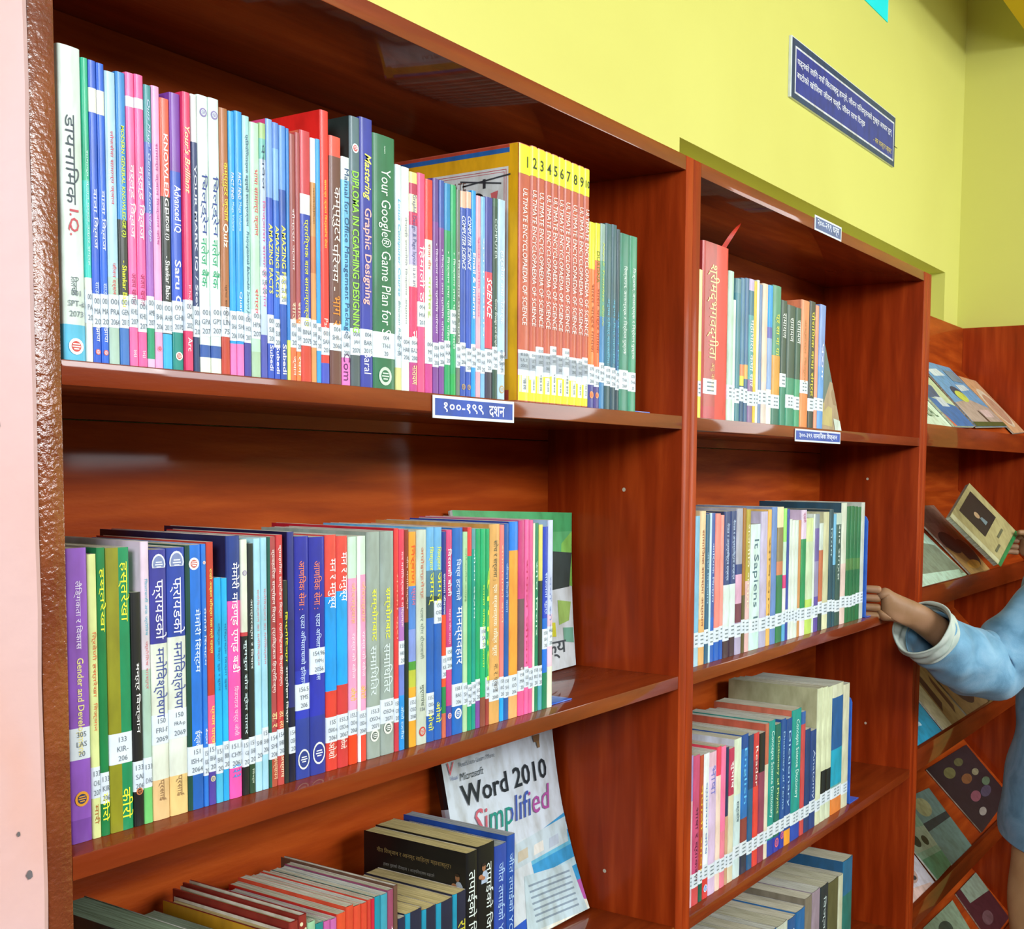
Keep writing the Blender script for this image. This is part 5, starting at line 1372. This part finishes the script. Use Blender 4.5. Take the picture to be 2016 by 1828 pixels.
ls_ = cloth('sleeve', [(2.14, -.29, 1.205), (2.075, -.262, 1.145), (2.02, -.195, 1.055), (1.985, -.150, 1.005), (1.910, -.115, 1.022), (1.838, -.090, 1.056), (1.790, -.075, 1.082)], [.072, .070, .068, .072, .066, .057, .051], M['denim'], shirt, .075, 40, seed=9)
cloth('cuff', [(1.802, -.078, 1.074), (1.783, -.072, 1.087), (1.762, -.067, 1.101)], [.0555, .057, .058], M['cuff'], ls_, .06, 32, seed=2, open_thick=.004)
rs_ = cloth('sleeve', [(2.42, -.29, 1.205), (2.50, -.275, 1.15), (2.60, -.25, 1.06), (2.66, -.235, 1.03), (2.685, -.18, 1.09), (2.705, -.12, 1.155)], [.075, .070, .062, .062, .054, .050], M['denim'], shirt, .05, 40, seed=12)
cloth('cuff', [(2.69, -.165, 1.105), (2.70, -.14, 1.135), (2.708, -.112, 1.165)], [.046, .05, .052], M['cuff'], rs_, .04, 32, seed=3, open_thick=.004)
tr_ = cloth('trousers', [(2.28, -.30, .84), (2.28, -.30, .76), (2.28, -.30, .70)], [.130, .142, .145], M['tan'], pr_, .01, 48, seed=6, squash=1.15)
cloth('trouser_leg', [(2.19, -.285, .74), (2.175, -.265, .58), (2.165, -.25, .40), (2.165, -.265, .22), (2.17, -.28, .07)], [.10, .105, .085, .078, .075], M['tan'], tr_, .03, 36, seed=7)
cloth('trouser_leg', [(2.36, -.30, .74), (2.37, -.295, .58), (2.375, -.29, .40), (2.375, -.30, .22), (2.375, -.305, .07)], [.10, .105, .085, .078, .075], M['tan'], tr_, .03, 36, seed=8)
for x in (2.185, 2.375):
    skin_chain('shoe', [R(x, -.335, .042), R(x, -.26, .042), R(x, -.175, .034)], [(0, 1), (1, 2)], [(.038, .038), (.042, .04), (.04, .03)], M['dark'], pr_)
# face: the head looks to the rack (+Y), slightly down
hd = Vector((2.28, -.252, 1.435))
def blob(name, c, r3, m, parent):
    bm = bmesh.new(); bmesh.ops.create_uvsphere(bm, u_segments=20, v_segments=14, radius=1.0)
    for v in bm.verts: v.co = Vector((v.co.x * r3[0], v.co.y * r3[1], v.co.z * r3[2])) + Vector(c) - O
    me = bpy.data.meshes.new(name); bm.to_mesh(me); bm.free(); me.materials.append(m)
    me.polygons.foreach_set('use_smooth', [True] * len(me.polygons))
    return mesh_obj(name, me, parent)
for s in (-1, 1):
    e_ = blob('eye', hd + Vector((s * .030, .074, .004)), (.012, .010, .009), M['white'], body)
    blob('iris', hd + Vector((s * .030, .083, .003)), (.0055, .003, .0055), M['dark'], e_)
    blob('ear', hd + Vector((s * .074, -.005, -.004)), (.009, .018, .028), M['skin'], body)
    blob('eyebrow', hd + Vector((s * .030, .080, .022)), (.016, .005, .0035), M['hair'], body)
blob('nose', hd + Vector((0, .089, -.018)), (.012, .015, .022), M['skin'], body)
M['lip'] = plaster('brown_lips', [(0.3, '7a4438'), (0.7, '8a5044')], 30, 0.05, 0.45, 0.4)
blob('mouth', hd + Vector((0, .080, -.052)), (.022, .007, .006), M['lip'], body)
blob('hair', hd + Vector((0, -.020, .038)), (.084, .094, .078), M['hair'], pr_)
